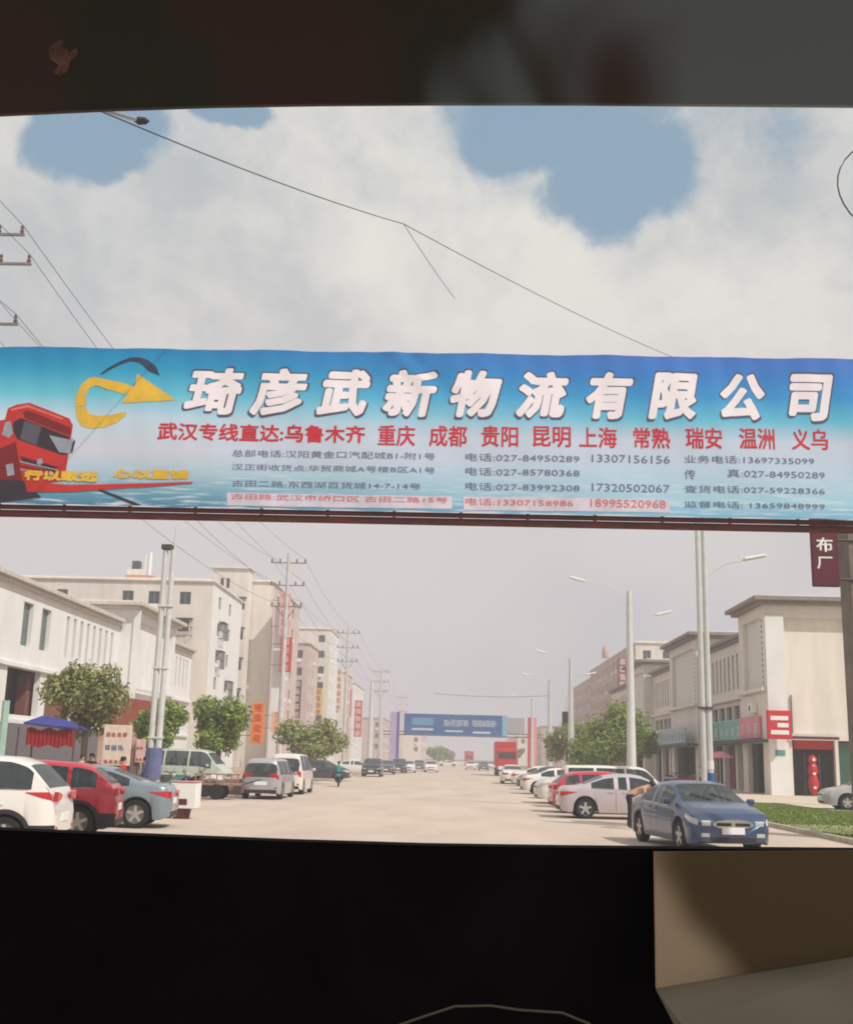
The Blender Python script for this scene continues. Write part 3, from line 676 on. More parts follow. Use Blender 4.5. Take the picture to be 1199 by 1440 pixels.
rows = [(('总部电话:汉阳黄金口汽配城B1-附1号', 327, 612, 632, 15), ('电话:027-84950289', 655, 815, 637, 14), ('13307156156', 832, 942, 639, 13), ('业务电话:13697335099', 962, 1145, 640, 14)),
        (('汉正街收货点:华贸商城A号楼B区A1号', 327, 612, 652, 14), ('电话:027-85780368', 655, 815, 657, 14), ('传', 962, 978, 660, 14), ('真:027-84950289', 1022, 1160, 660, 14)),
        (('古田二路:东西湖百货城14-7-14号', 327, 592, 675, 14), ('电话:027-83992308', 655, 815, 678, 14), ('17320502067', 832, 942, 680, 13), ('查货电话:027-59228366', 962, 1160, 682, 14)),
        (('监督电话: 13659848999', 962, 1160, 704, 13),)]
for r in rows:
    for s, u0, u1, vt, h in r: press('contact_lettering', s, u0, u1, vt, vt + h, small_ink, 0, 0, .006)
def print_poly(name, pts, m, off=.006, sub=1):
    b = MB(); P = [bp(*q) for q in pts]; b.add([(x, 0, z) for x, z in P], [tuple(range(len(P)))]); me = b.mesh(name, m); lie(me, off)
    o = bpy.data.objects.new(name, me); COL.objects.link(o); o.parent = ban; return o
print_poly('pale_strip', [(320, 693), (636, 698), (636, 716), (320, 711)], pale_pink, .005)
print_poly('pale_strip', [(652, 698), (942, 702), (942, 721), (652, 717)], pale_pink, .005)
press('contact_lettering', '古田路:武汉市硚口区 古田二路15号', 326, 630, 694, 708, pale_red, 0, 0, .010)
press('contact_lettering', '电话:13307158986', 655, 806, 700, 713, pale_red, 0, 0, .010); press('contact_lettering', '18995520968', 830, 936, 702, 715, pale_red, 0, 0, .010)
# emblem: swoosh and arrow
def arc(cx, cy, rx, ry, a0, a1, w0, w1, n=18):
    o = []; i_ = []
    for k in range(n + 1):
        f = k / n; a = RD(a0 + (a1 - a0) * f); w = (w0 + (w1 - w0) * f) / 2
        o.append((cx + (rx + w) * cos(a), cy - (ry + w) * sin(a))); i_.append((cx + (rx - w) * cos(a), cy - (ry - w) * sin(a)))
    return o, i_
def print_strip(name, o, i_, m, off=.006):
    b = MB(); P = [bp(*q) for q in o] + [bp(*q) for q in i_]; n = len(o)
    b.add([(x, 0, z) for x, z in P], [(k, k + 1, n + k + 1, n + k) for k in range(n - 1)]); me = b.mesh(name, m); lie(me, off)
    oo = bpy.data.objects.new(name, me); COL.objects.link(oo); oo.parent = ban
lin_pts = [((107, 572), (122, 570)), ((108, 556), (121, 557)), ((116, 540), (127, 546)), ((126, 532), (133, 542)), ((134, 530), (137, 542)), ((160, 536), (150, 547)), ((182, 541), (176, 555))]
print_strip('emblem_swoosh', [a for a, c in lin_pts], [c for a, c in lin_pts], gold_ink)
lp2 = [((107, 572), (122, 572)), ((109, 588), (124, 580)), ((116, 599), (132, 584)), ((130, 603), (142, 585)), ((150, 600), (155, 584)), ((166, 594), (166, 582)), ((178, 584), (178, 579))]
print_strip('emblem_swoosh', [a for a, c in lp2], [c for a, c in lp2], gold_ink)
print_poly('emblem_arrow', [(176, 541), (191, 544), (194, 526), (249, 563), (172, 567), (180, 556)], gold_ink)
ol, il = [(142, 526), (154, 517), (170, 508), (184, 503), (198, 503), (210, 507), (220, 515), (225, 528)], [(144, 527), (156, 520), (170, 513), (184, 508), (196, 510), (204, 516), (210, 522), (223, 527)]
print_strip('emblem_arc', ol, il, mat('navy_ink', (48, 60, 84), .5))
# printed lorry
R1 = mat('lorry_red_ink', (196, 48, 44), .5, var=.12, scale=2); R2 = mat('lorry_deep_red_ink', (120, 30, 32), .5); K = mat('lorry_dark_ink', (50, 44, 54), .5); G = mat('lorry_grey_ink', (150, 156, 168), .5)
print_poly('lorry_print', [(-60, 640), (-40, 600), (8, 590), (12, 574), (24, 569), (42, 566), (98, 588), (103, 598), (101, 612), (94, 662), (92, 676), (60, 682), (-60, 690)], R1, .005)
print_poly('lorry_print', [(20, 594), (30, 588), (36, 590), (98, 614), (100, 622), (94, 640), (88, 640), (26, 618), (20, 606)], K, .008)
print_poly('lorry_print', [(70, 612), (98, 618), (104, 616), (100, 638), (84, 636)], G, .010)
print_poly('lorry_print', [(33, 580), (40, 577), (98, 600), (101, 608), (98, 612), (36, 588)], R2, .008)
print_poly('lorry_print', [(8, 594), (16, 592), (20, 610), (14, 616), (4, 612)], G, .008)
print_poly('lorry_print', [(104, 620), (107, 619), (103, 636), (99, 638)], K, .008)
print_poly('lorry_print', [(-60, 655), (24, 622), (30, 660), (34, 684), (-60, 700)], R2, .009)
print_poly('lorry_print', [(32, 642), (80, 656), (78, 664), (33, 650)], K, .008)
print_poly('lorry_print', [(10, 654), (20, 652), (22, 668), (12, 670)], G, .011)
print_poly('lorry_print', [(-60, 672), (34, 676), (60, 700), (-60, 712)], K, .012)
print_poly('lorry_print', [(36, 678), (95, 682), (190, 680), (272, 678), (272, 680), (180, 686), (95, 692), (40, 692)], R1, .013)
for k in range(4): print_poly('lorry_print', [(30, 643 + k * 5.5), (84, 657 + k * 4.2), (84, 658.5 + k * 4.2), (30, 645 + k * 5.5)], G if k % 2 else R2, .014)
print_poly('lorry_print', [(36, 592), (60, 600), (52, 626), (30, 618)], mat('lorry_glass_ink', (86, 84, 98), .5), .011)
print_poly('lorry_print', [(16, 575), (40, 569), (90, 588), (88, 590), (40, 573), (17, 578)], mat('lorry_light_red_ink', (226, 110, 100), .5), .009)
print_poly('lorry_print', [(54, 646), (60, 645), (62, 651), (57, 655), (53, 652)], G, .016)
print_poly('road_edge_print', [(130, 686), (140, 687), (200, 710), (188, 710)], K, .007)
press('slogan_lettering', '行以致远', 36, 138, 661, 678, gold_ink, .016, 0, .016); press('slogan_lettering', '心以至诚', 161, 266, 659, 675, gold_ink, .016, 0, .009)

# ------------------------------------------------------------------ poles and lamps
def lamp_post(label, x, y, H, armL, armR, lz=1.0, r=.12, twin=False, cap=False):
    t = thing('street_lamp', label, 'street lamp', (x, y, 0), 0, 'lamp posts along the road')
    MB().tube([(0, 0, 0), (0, 0, .4), (0, 0, H)], [r * 1.5, r * 1.25, r * .7], 12).obj('pole', polem, t, True)
    MB().lathe([(r * 2.6, 0), (r * 2.6, .05), (r * 1.6, .12)], n=12).obj('base_plate', steeld, t)
    for s, a, rise, z0 in ((-1, armL, .32, H - .25), (1, armR, .22, H - 1.6)):
        if not a: continue
        pts = [(s * a * f, 0, z0 + rise * a * (f ** .7)) for f in (0, .25, .5, .75, 1)]
        MB().tube(pts, .016, 6).obj('arm', polem, t); e = pts[-1]
        b = MB(); b.bbox(-.45, .45, -.16, .16, -.06, .07, .045); o = b.obj('lamp_head', whitem, t); o.location = (e[0] + s * .3, 0, e[2] + .03); o.rotation_euler = (0, -s * .25, 0)
    return t
lamp_post('white lamp post with curved arms right behind the silver pink sedan', gx(888, 62.5), 62.5, 11.3, 2.6, 1.6, r=.22)
lamp_post('lamp post standing behind the right-hand trees, second from the silver pink sedan', gx(803, 94), 94, 10.3, 2.2, 1.4, r=.24)
lamp_post('lamp post between the trees and the red gantry post, right', gx(773, 117), 117, 10.1, 2.2, 0, r=.24)
lamp_post('slim white lamp post next to the red gantry post', gx(748, 150), 150, 9.8, 2.2, 0, r=.2)
lamp_post('lamp post left of the road, in front of the purple gantry post', gx(520, 118), 118, 9.6, 0, 0, r=.24)
lamp_post('far lamp post left of the road just beyond the striped sign', gx(535, 150), 150, 9.6, 0, 2.4, r=.18)
# twin post on the right that rises past the banner
t = thing('twin_lamp_post', 'tall twin white post beside the blue sedan with a lamp arm to the right', 'street lamp', (gx(994, 43.5), 43.5, 0))
for dx, H in ((-.115, 13.0), (.125, 11.8)): MB().tube([(dx, 0, 0), (dx, 0, H)], [.12, .10], 12).obj('pole', polem, t, True)
for z in (.6, 3.9): MB().bbox(-.26, .27, -.17, .17, z, z + .09, .01).obj('clamp', steeld, t)
MB().tube([(.15, 0, 9.0), (.9, 0, 9.55), (1.7, 0, 9.75)], .022, 6).obj('arm', polem, t)
o = MB().bbox(-.45, .45, -.15, .15, -.06, .07, .04).obj('lamp_head', whitem, t); o.location = (2.1, 0, 9.86); o.rotation_euler = (0, -.2, 0)
MB().tube([(-.14, 0, 12.3), (-1.6, 0, 12.9), (-3, 0, 13.2)], .04, 6).obj('arm', polem, t)
for z, m_ in ((1.2, bluem), (1.65, whitem), (.6, whitem)): MB().lathe([(.135, 0), (.135, .32)], (.125, 0, z), 12).obj('sticker_band', m_, t)
# twin post on the left
t = thing('twin_camera_post', 'white twin post with a small dark device on top, left, between two round trees', 'pole', (at(216, 1080, 37.5).x, 37.5, 0))
for dx, H in ((-.13, 8.55), (.13, 8.6)): MB().tube([(dx, 0, 0), (dx, 0, H)], [.115, .09], 12).obj('pole', polem, t, True)
MB().bbox(-.27, .1, -.14, .14, 8.6, 8.78, .02).obj('camera_box', steeld, t); MB().tube([(.16, 0, 8.6), (.16, 0, 9.4)], .03, 6).obj('arm', polem, t)
MB().lathe([(.27, .9), (.27, 1.9)], n=14).obj('wrap', mat('blue_grey_wrap', (104, 108, 150), .8), t)
for z in (2.2, 4.5, 6.6): MB().bbox(-.25, .25, -.13, .13, z, z + .06, .01).obj('clamp', polem, t)
# utility poles with cross-arms on the left
UP = []
def utility(label, x, y, H, arms):
    t = thing('utility_pole', label, 'utility pole', (x, y, 0), 0, 'utility poles along the left side')
    MB().tube([(0, 0, 0), (0, 0, H)], [.2, .11], 10).obj('pole', concp, t, True)
    ip = MB()
    for z, a in arms:
        MB().box(-a, a, -.04, .04, z - .035, z + .035).obj('cross_arm', mat('grey_steel', (140, 136, 134), .6, metal=.2), t)
        for k in (-1, -.5, .5, 1):
            ip.lathe([(.05, 0), (.07, .06), (.04, .12), (.06, .2), (.02, .26)], (k * (a - .08), 0, z + .05), 6)
    ip.obj('insulators', mat('insulator', (120, 92, 84), .3), t)
    for s in (-1, 1): MB().tube([(0, 0, arms[-1][0] - 1.0), (s * arms[-1][1] * .6, 0, arms[-1][0])], .025, 6).obj('brace', steeld, t)
    UP.append((x, y, arms)); return t
AR = [(15.0, 1.25), (13.4, 1.2), (11.9, 1.1)]
utility('concrete utility pole just outside the left edge, only its arms showing', at(45, 370, 30).x - 1.75, 30, 16.2, [(at(20, 330, 30).z, 1.45), (at(20, 371, 30).z, 1.75), (at(20, 456, 30).z, 1.55)])
utility('tall concrete utility pole with three cross-arms, left, beside the white pier', -12.0, 77, 15.7, AR)
utility('second utility pole down the left side, above the slanting signs', -12.0, 122, 15.7, AR)
utility('third utility pole down the left side, near the purple gantry post', -12.0, 178, 15.7, AR)
utility('farthest utility pole, left, faint beyond the gantry', -12.0, 255, 15.7, AR)
def sag(a, b, s, n=14):
    a = Vector(a); b = Vector(b); return [a.lerp(b, k / n) - Vector((0, 0, s * 4 * (k / n) * (1 - k / n))) for k in range(n + 1)]
wl = ['highest outer', 'highest inner', 'middle outer', 'middle inner', 'lower outer', 'lower inner']
for i, (dz, dx) in enumerate(((0, -1.2), (0, 1.2), (-1.6, -1.1), (-1.6, 1.1), (-3.1, -1.0), (-3.1, 1.0))):
    pts = []; lv = i // 2; sg = -1 if i % 2 == 0 else 1
    A_ = [(x + sg * (ar[lv][1] - .08), y, ar[lv][0] + .31) for x, y, ar in UP]; P0 = [(A_[0][0] + .3, -25, A_[0][2] + .4)] + A_
    for k in range(len(P0) - 1): pts += sag(P0[k], P0[k + 1], .5 + .012 * (P0[k + 1][1] - P0[k][1]))[(0 if k == 0 else 1):]
    b = MB(); b.tube(pts, .011, 4); tag(b.obj('power_line', wirem), wl[i] + ' power line running along the utility poles on the left', 'cable', 'power lines on the utility poles')
# slack black cable high across the road with a branch and a dark fitting
p0, p1, p2 = at(60, 121, 12), at(568, 315, 24), at(990, 520, 43.5)
b = MB(); b.tube(sag(p0, p1, .12, 10) + sag(p1, p2, .2, 10)[1:], .010, 5); b.tube(sag(p1, at(640, 420, 33), .05, 6), .009, 4)
cb = tag(b.obj('overhead_cable', wirem), 'thin dark slack cable slanting across the sky with a short loose branch', 'cable')
q = p0.lerp(p1, (200 - 60) / 508 * .72); 
d0 = at(135, 151, 13.2); d1 = at(200, 170, 14.2)
t = thing('cable_fitting', 'pale strain rod with a dark end fitting on the slanting cable', 'cable fitting', d0)
MB().tube([(0, 0, 0), tuple((d1 - d0) * .85)], .03, 6).obj('rod', alum, t); MB().lathe([(.0, -.12), (.06, -.05), (.05, .06), (.0, .12)], tuple(d1 - d0), 8, 'X').obj('clamp', trimd, t)
# loop of spare cable by the right edge
c = at(1242, 262, 23); pts = [(c.x + 1.02 * cos(a), 23 + .04 * sin(3 * a), c.z + 1.1 * sin(a)) for a in [k * 2 * pi / 28 for k in range(29)]]
tag(MB().tube(pts, .017, 6).obj('cable_loop', wirem), 'round loop of spare black cable hanging at the right edge above the banner', 'cable')

# far gantry
YG = 182
xa, za = at(568, 1032, YG).x, at(568, 1032, YG).z; xb_ = gx(706, YG); zb_ = at(568, 1003, YG).z
t = thing('gantry', 'far gantry with purple left post and red right post over the road', 'gantry', (0, YG + .4, 0))
for u, m_, w in ((552, mat('lilac_sign', (176, 168, 204), .6), 1.1), (558.5, purplem, .5), (745, redm, .6), (751, pinkm, .8)):
    x = gx(u, YG); MB().bbox(x - w / 2, x + w / 2, -.2, .2, 0, at(u, 1001 if u < 600 else 1009, YG).z, .03).obj('post', m_, t)
for z in (za + .4, za - .1): MB().tube([(gx(538, YG), 0, z), (gx(765, YG), 0, z)], .09, 6).obj('rail', steeld, t)
MB().bbox(xb_ + .1, gx(738, YG), -.1, .1, za + .5, zb_ - .3, .02).obj('side_panel', mat('grey_sheet', (168, 166, 160), .8), t)
t = thing('banner', 'distant dark blue banner on the far gantry over the road', 'banner', (0, YG, 0))
MB().box(xa, xb_, 0, .12, za, zb_).obj('sheet', mat('deep_blue_print', (14, 100, 150), .6, c2=(16, 66, 132), scale=.15), t)
MB().box(xb_ + .02, xb_ + .8, 0, .12, za, zb_).obj('sheet_end', mat('pale_blue_print', (132, 176, 200), .6), t)
b = MB(); W_ = xb_ - xa; Hh = zb_ - za
for a0, a1, c0, c1 in ((.08, .3, .2, .3), (.42, .6, .15, .23), (.7, .88, .1, .2)): b.box(xa + a0 * W_, xa + a1 * W_, -.02, -.01, za + c0 * Hh, za + c1 * Hh)
for k in range(4): strokes(b, (xa + W_ * (.40 + .065 * k), -.02, za + .42 * Hh), (1, 0, 0), 1.1, 50 + k, (0, -1, 0)); strokes(b, (xa + W_ * (.69 + .06 * k), -.02, za + .42 * Hh), (1, 0, 0), 1.1, 60 + k, (0, -1, 0))
b.obj('lettering', mat('pale_letter', (196, 206, 216), .6), t)
MB().box(xa + .08 * W_, xa + .3 * W_, -.02, -.01, za + .45 * Hh, za + .8 * Hh).obj('emblem_patch', mat('cyan_patch', (84, 150, 186), .6), t)
# traffic signal
t = thing('traffic_signal', 'dark traffic signal on a thin mast left of the right-hand trees', 'traffic light', (gx(797, 104), 104, 0))
MB().tube([(0, 0, 0), (0, 0, 7.6)], .07, 8).obj('mast', polem, t); MB().bbox(-.42, .42, -.2, .1, 4.9, 6.3, .04).obj('housing', trimd, t)
for z in (5.2, 5.6, 6.0): MB().lathe([(.14, 0), (.12, -.03)], (0, -.2, z), 10, 'Y').obj('lens', rubber if z > 5.3 else mat('dark_green_lens', (20, 60, 40), .3), t)
tag(MB().tube(sag(at(610, 975, 120), at(775, 978, 120), .25), .02, 4).obj('crossing_cable', wirem), 'thin cable across the road above the far banner', 'cable')
# sign with two characters hung from the tall grey column at the right edge
SX = 30
t = thing('corner_column', 'tall weathered grey column at the right edge of the street', 'column', (at(1192, 900, SX).x + .42, SX, 0))
MB().bbox(-.28, .5, 0, .8, 0, 9.2, .02).obj('shaft', mat('weathered_column', (134, 122, 110), .85, var=.2, scale=1.2), t); MB().bbox(-.34, .56, -.05, .86, 9.2, 9.35, .02).obj('cap', concp, t)
s0, s1 = at(1142, 825, SX), at(1173, 700, SX); w = s1.x - s0.x
t = thing('hanging_sign', 'tall maroon sign with two white characters bracketed to the grey column', 'sign', (s0.x, SX - .1, s0.z))
MB().bbox(0, w, 0, .14, 0, 2.9, .02).obj('board', maroon, t)
me = text_mesh('lettering', '布', w * .62, .40, whitem, .02); inst('lettering', me, t, (w * .17, -.006, s0.z * 0 + (at(1155, 777, SX).z - s0.z)))
me = text_mesh('lettering', '厂', w * .58, .34, whitem, .02); inst('lettering', me, t, (w * .17, -.006, at(1155, 801, SX).z - s0.z))
for v in (760, 815): z = at(1172, v, SX).z - s0.z; MB().tube([(w, .07, z), (w + .5, .07, z)], .035, 6).obj('bracket', steeld, t)
tag(MB().tube([(at(3, 1050, 45).x, 45, 0), (at(3, 1050, 45).x, 45, at(3, 985, 45).z)], .16, 8).obj('green_post', mat('mint_paint', (170, 200, 184), .6)), 'pale mint green post at the left edge by the white building', 'post')

# ------------------------------------------------------------------ cars
def wheel_meshes(R=.33, wd=.21):
    t = MB(); t.lathe([(R * .66, -wd / 2), (R * .9, -wd / 2), (R * .985, -wd * .36), (R, -wd * .2), (R, wd * .2), (R * .985, wd * .36), (R * .9, wd / 2), (R * .66, wd / 2), (R * .62, 0), (R * .66, -wd / 2)], n=28, axis='Y', cap=False)
    r = MB(); r.lathe([(R * .66, -wd * .48), (R * .60, -wd * .44), (R * .58, -wd * .1), (.03, -wd * .1), (.03, wd * .4), (R * .58, wd * .4), (R * .66, wd * .48)], n=24, axis='Y', cap=False); r.cur = 1
    for k in range(5):
        a = 2 * pi * k / 5 + .3
        for s in (-1, 1):
            d = .035; c, n = Vector((cos(a), 0, sin(a))), Vector((-sin(a), 0, cos(a)))
            pr = [c * R * .1 + n * d * 1.2, c * R * .62 + n * d * .8, c * R * .62 - n * d * .8, c * R * .1 - n * d * 1.2]
            y0, y1 = s * wd * .30, s * wd * .43
            r.add([p + Vector((0, y0, 0)) for p in pr] + [p + Vector((0, y1, 0)) for p in pr], [(0, 1, 2, 3), (4, 7, 6, 5)] + [(i, i + 4, (i + 1) % 4 + 4, (i + 1) % 4) for i in range(4)])
    r.lathe([(R * .16, -wd * .46), (R * .16, wd * .46)], n=10, axis='Y')
    return t.mesh('tyre', rubber, True), r.mesh('rim', [mat('rim_well', (104, 102, 100), .6), rimm], True)
TYRE, RIM = wheel_meshes()
ST = {
 'sedan': dict(L=4.5, W=1.76, H=1.46, top=[(0, .70), (.012, .94), (.04, 1.02), (.15, 1.07), (.32, 1.38), (.42, 1.455), (.52, 1.46), (.60, 1.41), (.78, 1.02), (.90, .92), (.965, .82), (1, .66)], belt=[(0, .86), (.2, .97), (.75, .90), (1, .72)], ws=(.605, .775), rw=(.165, .31), side=(.22, .70), pil=(.40, .49), wh=(.175, .80)),
 'hatch': dict(L=4.1, W=1.76, H=1.48, top=[(0, .66), (.01, .95), (.03, 1.06), (.13, 1.38), (.2, 1.45), (.4, 1.49), (.52, 1.48), (.60, 1.43), (.78, 1.05), (.92, .93), (.97, .82), (1, .66)], belt=[(0, .98), (.2, .98), (.75, .90), (1, .72)], ws=(.605, .775), rw=(.035, .125), side=(.10, .70), pil=(.24, .47), wh=(.18, .80)),
 'suv': dict(L=4.45, W=1.84, H=1.69, top=[(0, .70), (.01, 1.0), (.03, 1.14), (.115, 1.54), (.18, 1.64), (.4, 1.69), (.54, 1.67), (.62, 1.60), (.76, 1.18), (.92, 1.05), (.97, .92), (1, .74)], belt=[(0, 1.10), (.2, 1.10), (.75, 1.02), (1, .82)], ws=(.62, .755), rw=(.035, .11), side=(.09, .70), pil=(.25, .46), wh=(.18, .80)),
 'van': dict(L=4.3, W=1.66, H=1.85, top=[(0, 1.0), (.008, 1.5), (.02, 1.76), (.06, 1.84), (.4, 1.86), (.72, 1.84), (.78, 1.76), (.9, 1.15), (.965, .95), (1, .72)], belt=[(0, 1.08), (.7, 1.06), (1, .85)], ws=(.79, .895), rw=(.0, .018), side=(.05, .84), pil=(.30, .58), wh=(.17, .85)),
}
def interp(tab, t):
    for (a, x), (b, y) in zip(tab, tab[1:]):
        if t <= b: return x + (y - x) * (t - a) / (b - a)
    return tab[-1][1]
def make_car(style, label, paint, loc, rz, group=None, sc=1.0, name=None, dim=None, detail=True, trim=False, cat='car'):
    S = dict(ST[style]); 
    if dim: S.update(dim)
    Lc, Wc, Hc = S['L'], S['W'], S['H']; n = 96
    ts = [i / n for i in range(n + 1)]; ts = [min(1, max(0, t)) for t in ts]
    top = [interp(S['top'], t) for t in ts]; belt = [interp(S['belt'], t) for t in ts]
    for _ in range(3): top = [top[0]] + [(top[i - 1] + 2 * top[i] + top[i + 1]) / 4 for i in range(1, n)] + [top[-1]]
    wheels = [S['wh'][0] * Lc - Lc / 2, S['wh'][1] * Lc - Lc / 2]; R = .33; Ra = .395
    rings = []; bt0 = .95
    for i, t in enumerate(ts):
        x = (t - .5) * Lc; s = abs(2 * t - 1); w = Wc / 2 * (1 - .20 * max(0, (s - .86) / .14) ** 2.4) * (1 - .02 * s)
        zt = top[i]; zb = min(belt[i], zt - .03); k = max(0, min(1, (zt - zb) / (Hc - bt0))); wt = w * (1 - .27 * k ** .8)
        zl = .20 + .08 * max(0, (s - .9) / .1)
        for xw in wheels:
            dx = abs(x - xw)
            if dx < Ra: zl = max(zl, R + sqrt(Ra * Ra - dx * dx) * .97)
        r3 = max(.52, zl + .03); r4 = max(zb - .10, r3 + .02)
        ry = [(0, .24), (w * .66, .24), (w * .68, max(.25, zl - .02)), (w * .955, zl), (w * .985, zl + .015 + .05 * (zl < .3)), (w * 1.0, r3), (w * .985, r4), (w * .955, max(zb, r4 + .01)),
              (w * .955 + (wt - w * .955) * .52, zb + (zt - zb) * .50), (wt, zt - .10 * k - .012), (wt * .9, zt - .035 * k - .004), (wt * .55, zt - .008 * k), (0, zt)]
        rings.append([(x, y, z) for y, z in ry])
    nr = len(rings[0])
    t = thing(name or 'parked_car', label, cat, loc, rz, group)
    body = MB(); glassp = {}
    def V(i, j, s): x, y, z = rings[i][j]; return (x, s * y, z)
    def key(i, j):
        tm = (ts[i] + ts[i + 1]) / 2; h = top[i] - belt[i]
        if S['ws'][0] <= tm <= S['ws'][1] and j in (10, 11): return 'windscreen'
        if S['rw'][0] <= tm <= S['rw'][1] and j in ((10, 11) if style != 'van' else (8, 9, 10, 11)): return 'rear_window'
        if j in (7, 8) and S['side'][0] <= tm <= S['side'][1] and h > .16:
            a, b_ = S['pil']
            if abs(tm - a) < .012 or abs(tm - b_) < .010: return None
            return 'side_window_' + ('a' if tm < a else 'b' if tm < b_ else 'c')
        return None
    for s in (-1, 1):
        idx = {}
        base = len(body.v)
        body.v += [V(i, j, s) for i in range(n + 1) for j in range(nr)]
        for i in range(n):
            for j in range(nr - 1):
                q = (base + i * nr + j, base + (i + 1) * nr + j, base + (i + 1) * nr + j + 1, base + i * nr + j + 1)
                if s < 0: q = q[::-1]
                k = key(i, j)
                if k:
                    kk = k if 'side' not in k else k + str(s); glassp.setdefault(kk, []).append([V(i, j, s), V(i + 1, j, s), V(i + 1, j + 1, s), V(i, j + 1, s)][::s])
                else:
                    body.f.append(q); body.mi.append(1 if j < 3 or (trim and 3 <= j <= 4) else 0)
        for i in (0, n):
            q = tuple(base + i * nr + j for j in range(nr)); body.f.append(q if (i == 0) == (s > 0) else q[::-1]); body.mi.append(0)
    def weld(o):
        import bmesh
        bm = bmesh.new(); bm.from_mesh(o.data); bmesh.ops.remove_doubles(bm, verts=bm.verts[:], dist=.0004); bm.to_mesh(o.data); bm.free(); o.data.polygons.foreach_set('use_smooth', [True] * len(o.data.polygons)); o.data.set_sharp_from_angle(angle=RD(42)); return o
    weld(body.obj('body', [paint, trimd], t))
    for k, fs in glassp.items():
        b = MB()
        for q in fs: b.add(q, [(0, 1, 2, 3)])
        nm = 'side_window' if 'side' in k else k; weld(b.obj(nm, cglass, t))
    # interior floor block so that the glass never shows an empty shell
    def patch(nm, t0, t1, j0, j1, m, off=.008, sides=(-1, 1), one=False):
        for s in sides:
            b = MB(); i0, i1 = int(t0 * n), int(t1 * n)
            for i in range(i0, i1):
                for j in range(j0, j1):
                    ps = []
                    for a, c in ((i, j), (i + 1, j), (i + 1, j + 1), (i, j + 1)):
                        x, y, z = V(a, c, s); ex = 1 + off * 2 / Lc; ps.append((x * ex, y + s * off, z + (off if j >= 9 else 0)))
                    b.add(ps[::s], [(0, 1, 2, 3)])
            if b.f: weld(b.obj(nm, m, t))
    fr = Lc / 2
    def side_y(i, z):
        rg = rings[i]
        for a, c in zip(rg[3:], rg[4:]):
            if a[2] <= z <= c[2]: return a[1] + (c[1] - a[1]) * (z - a[2]) / max(1e-5, c[2] - a[2])
        return rg[3][1] if z < rg[3][2] else rg[-1][1]
    def zpatch(nm, t0, t1, lo, hi, m, off=.008, rows=4):
        for s in (-1, 1):
            b = MB(); i0, i1 = int(round(t0 * n)), int(round(t1 * n)); vs = []
            for i in range(i0, i1 + 1):
                f = (i - i0) / (i1 - i0)
                for k in range(rows + 1):
                    z = min(lo(f) + (hi(f) - lo(f)) * k / rows, rings[i][7][2] + .02 if t0 < .5 else top[i] - .01); vs.append(((ts[i] - .5) * Lc * (1 + off * 1.2 / Lc), s * (side_y(i, z) + off), z))
            b.add(vs, [((i * (rows + 1) + k), ((i + 1) * (rows + 1) + k), ((i + 1) * (rows + 1) + k + 1), (i * (rows + 1) + k + 1)) for i in range(i1 - i0) for k in range(rows)])
            weld(b.obj(nm, m, t))
    lz = interp(S['belt'], 0) + (.0 if style != 'suv' else -.03)
    if style != 'van':
        zpatch('tail_light', 0, .115, lambda f: lz - .16 + .14 * f, lambda f: lz + .0 - .01 * f, redlamp)
        hz_ = interp(S['belt'], .95)
        zpatch('headlight', .885, .99, lambda f: hz_ - .02 - .14 * f, lambda f: hz_ + .05 - .08 * f, clearlamp, .006)
    else:
        zpatch('tail_light', 0, .02, lambda f: .80, lambda f: 1.06, redlamp); zpatch('headlight', .92, .99, lambda f: .74, lambda f: .88, clearlamp, .006)
    # rear and front faces
    zr = S['top'][0][1]
    for s in (-1, 1):
        yo = Wc / 2 * .80 - .01; b = MB(); zz = lz if style != 'van' else 1.05
        b.prism([(yo, zz - .16), (yo, zz), (yo - .26, zz - .03), (yo - .36, zz - .075), (yo - .24, zz - .14)], .07); b.v = [(-fr - .012 + y, s * x, z) for x, y, z in b.v]; fixn(b.obj('tail_light', redlamp, t))
        MB().bbox(-fr - .012, -fr + .06, min(s * .55, s * .68), max(s * .55, s * .68), .44, .49, .006).obj('reflector', redlamp, t)
        MB().bbox(-.02 + fr - .03, fr + .012, min(s * .5, s * .68), max(s * .5, s * .68), .36, .44, .01).obj('fog_light', clearlamp, t)
    for s in (-1, 1):
        MB().bbox(fr - .09, fr + .004, min(s * .46, s * .70) * Wc / 1.8, max(s * .46, s * .70) * Wc / 1.8, S['top'][-1][1] - .10, S['top'][-1][1] + .03, .03).obj('headlight', clearlamp, t)
    MB().bbox(-fr - .014, -fr + .05, -.26, .26, .56, .70, .006).obj('number_plate', plate, t)
    MB().bbox(-fr - .008, -fr + .1, -.66, .66, .24, .40, .02).obj('rear_bumper_trim', trimd, t)
    MB().bbox(fr - .05, fr + .035, -.24, .24, .42, .56, .006).obj('number_plate', plate, t)
    gz = S['top'][-1][1]
    b = MB(); b.add([(fr - .06, .44 * cos(a), gz - .04 + .095 * sin(a)) for a in [k * 2 * pi / 24 for k in range(24)]] + [(fr + .03, .44 * cos(a), gz - .04 + .095 * sin(a)) for a in [k * 2 * pi / 24 for k in range(24)]], [tuple(range(24, 48))] + [(k, (k + 1) % 24, (k + 1) % 24 + 24, k + 24) for k in range(24)])
    g_ = b.obj('grille', chrome, t)
    for yy in (-.2, .2): MB().bbox(fr + .025, fr + .038, yy - .16, yy + .16, gz - .075, gz - .01, .004).obj('grille_mesh', trimd, g_)
    MB().bbox(fr - .1, fr + .006, -.5, .5, .24, .38, .02).obj('air_intake', trimd, t)
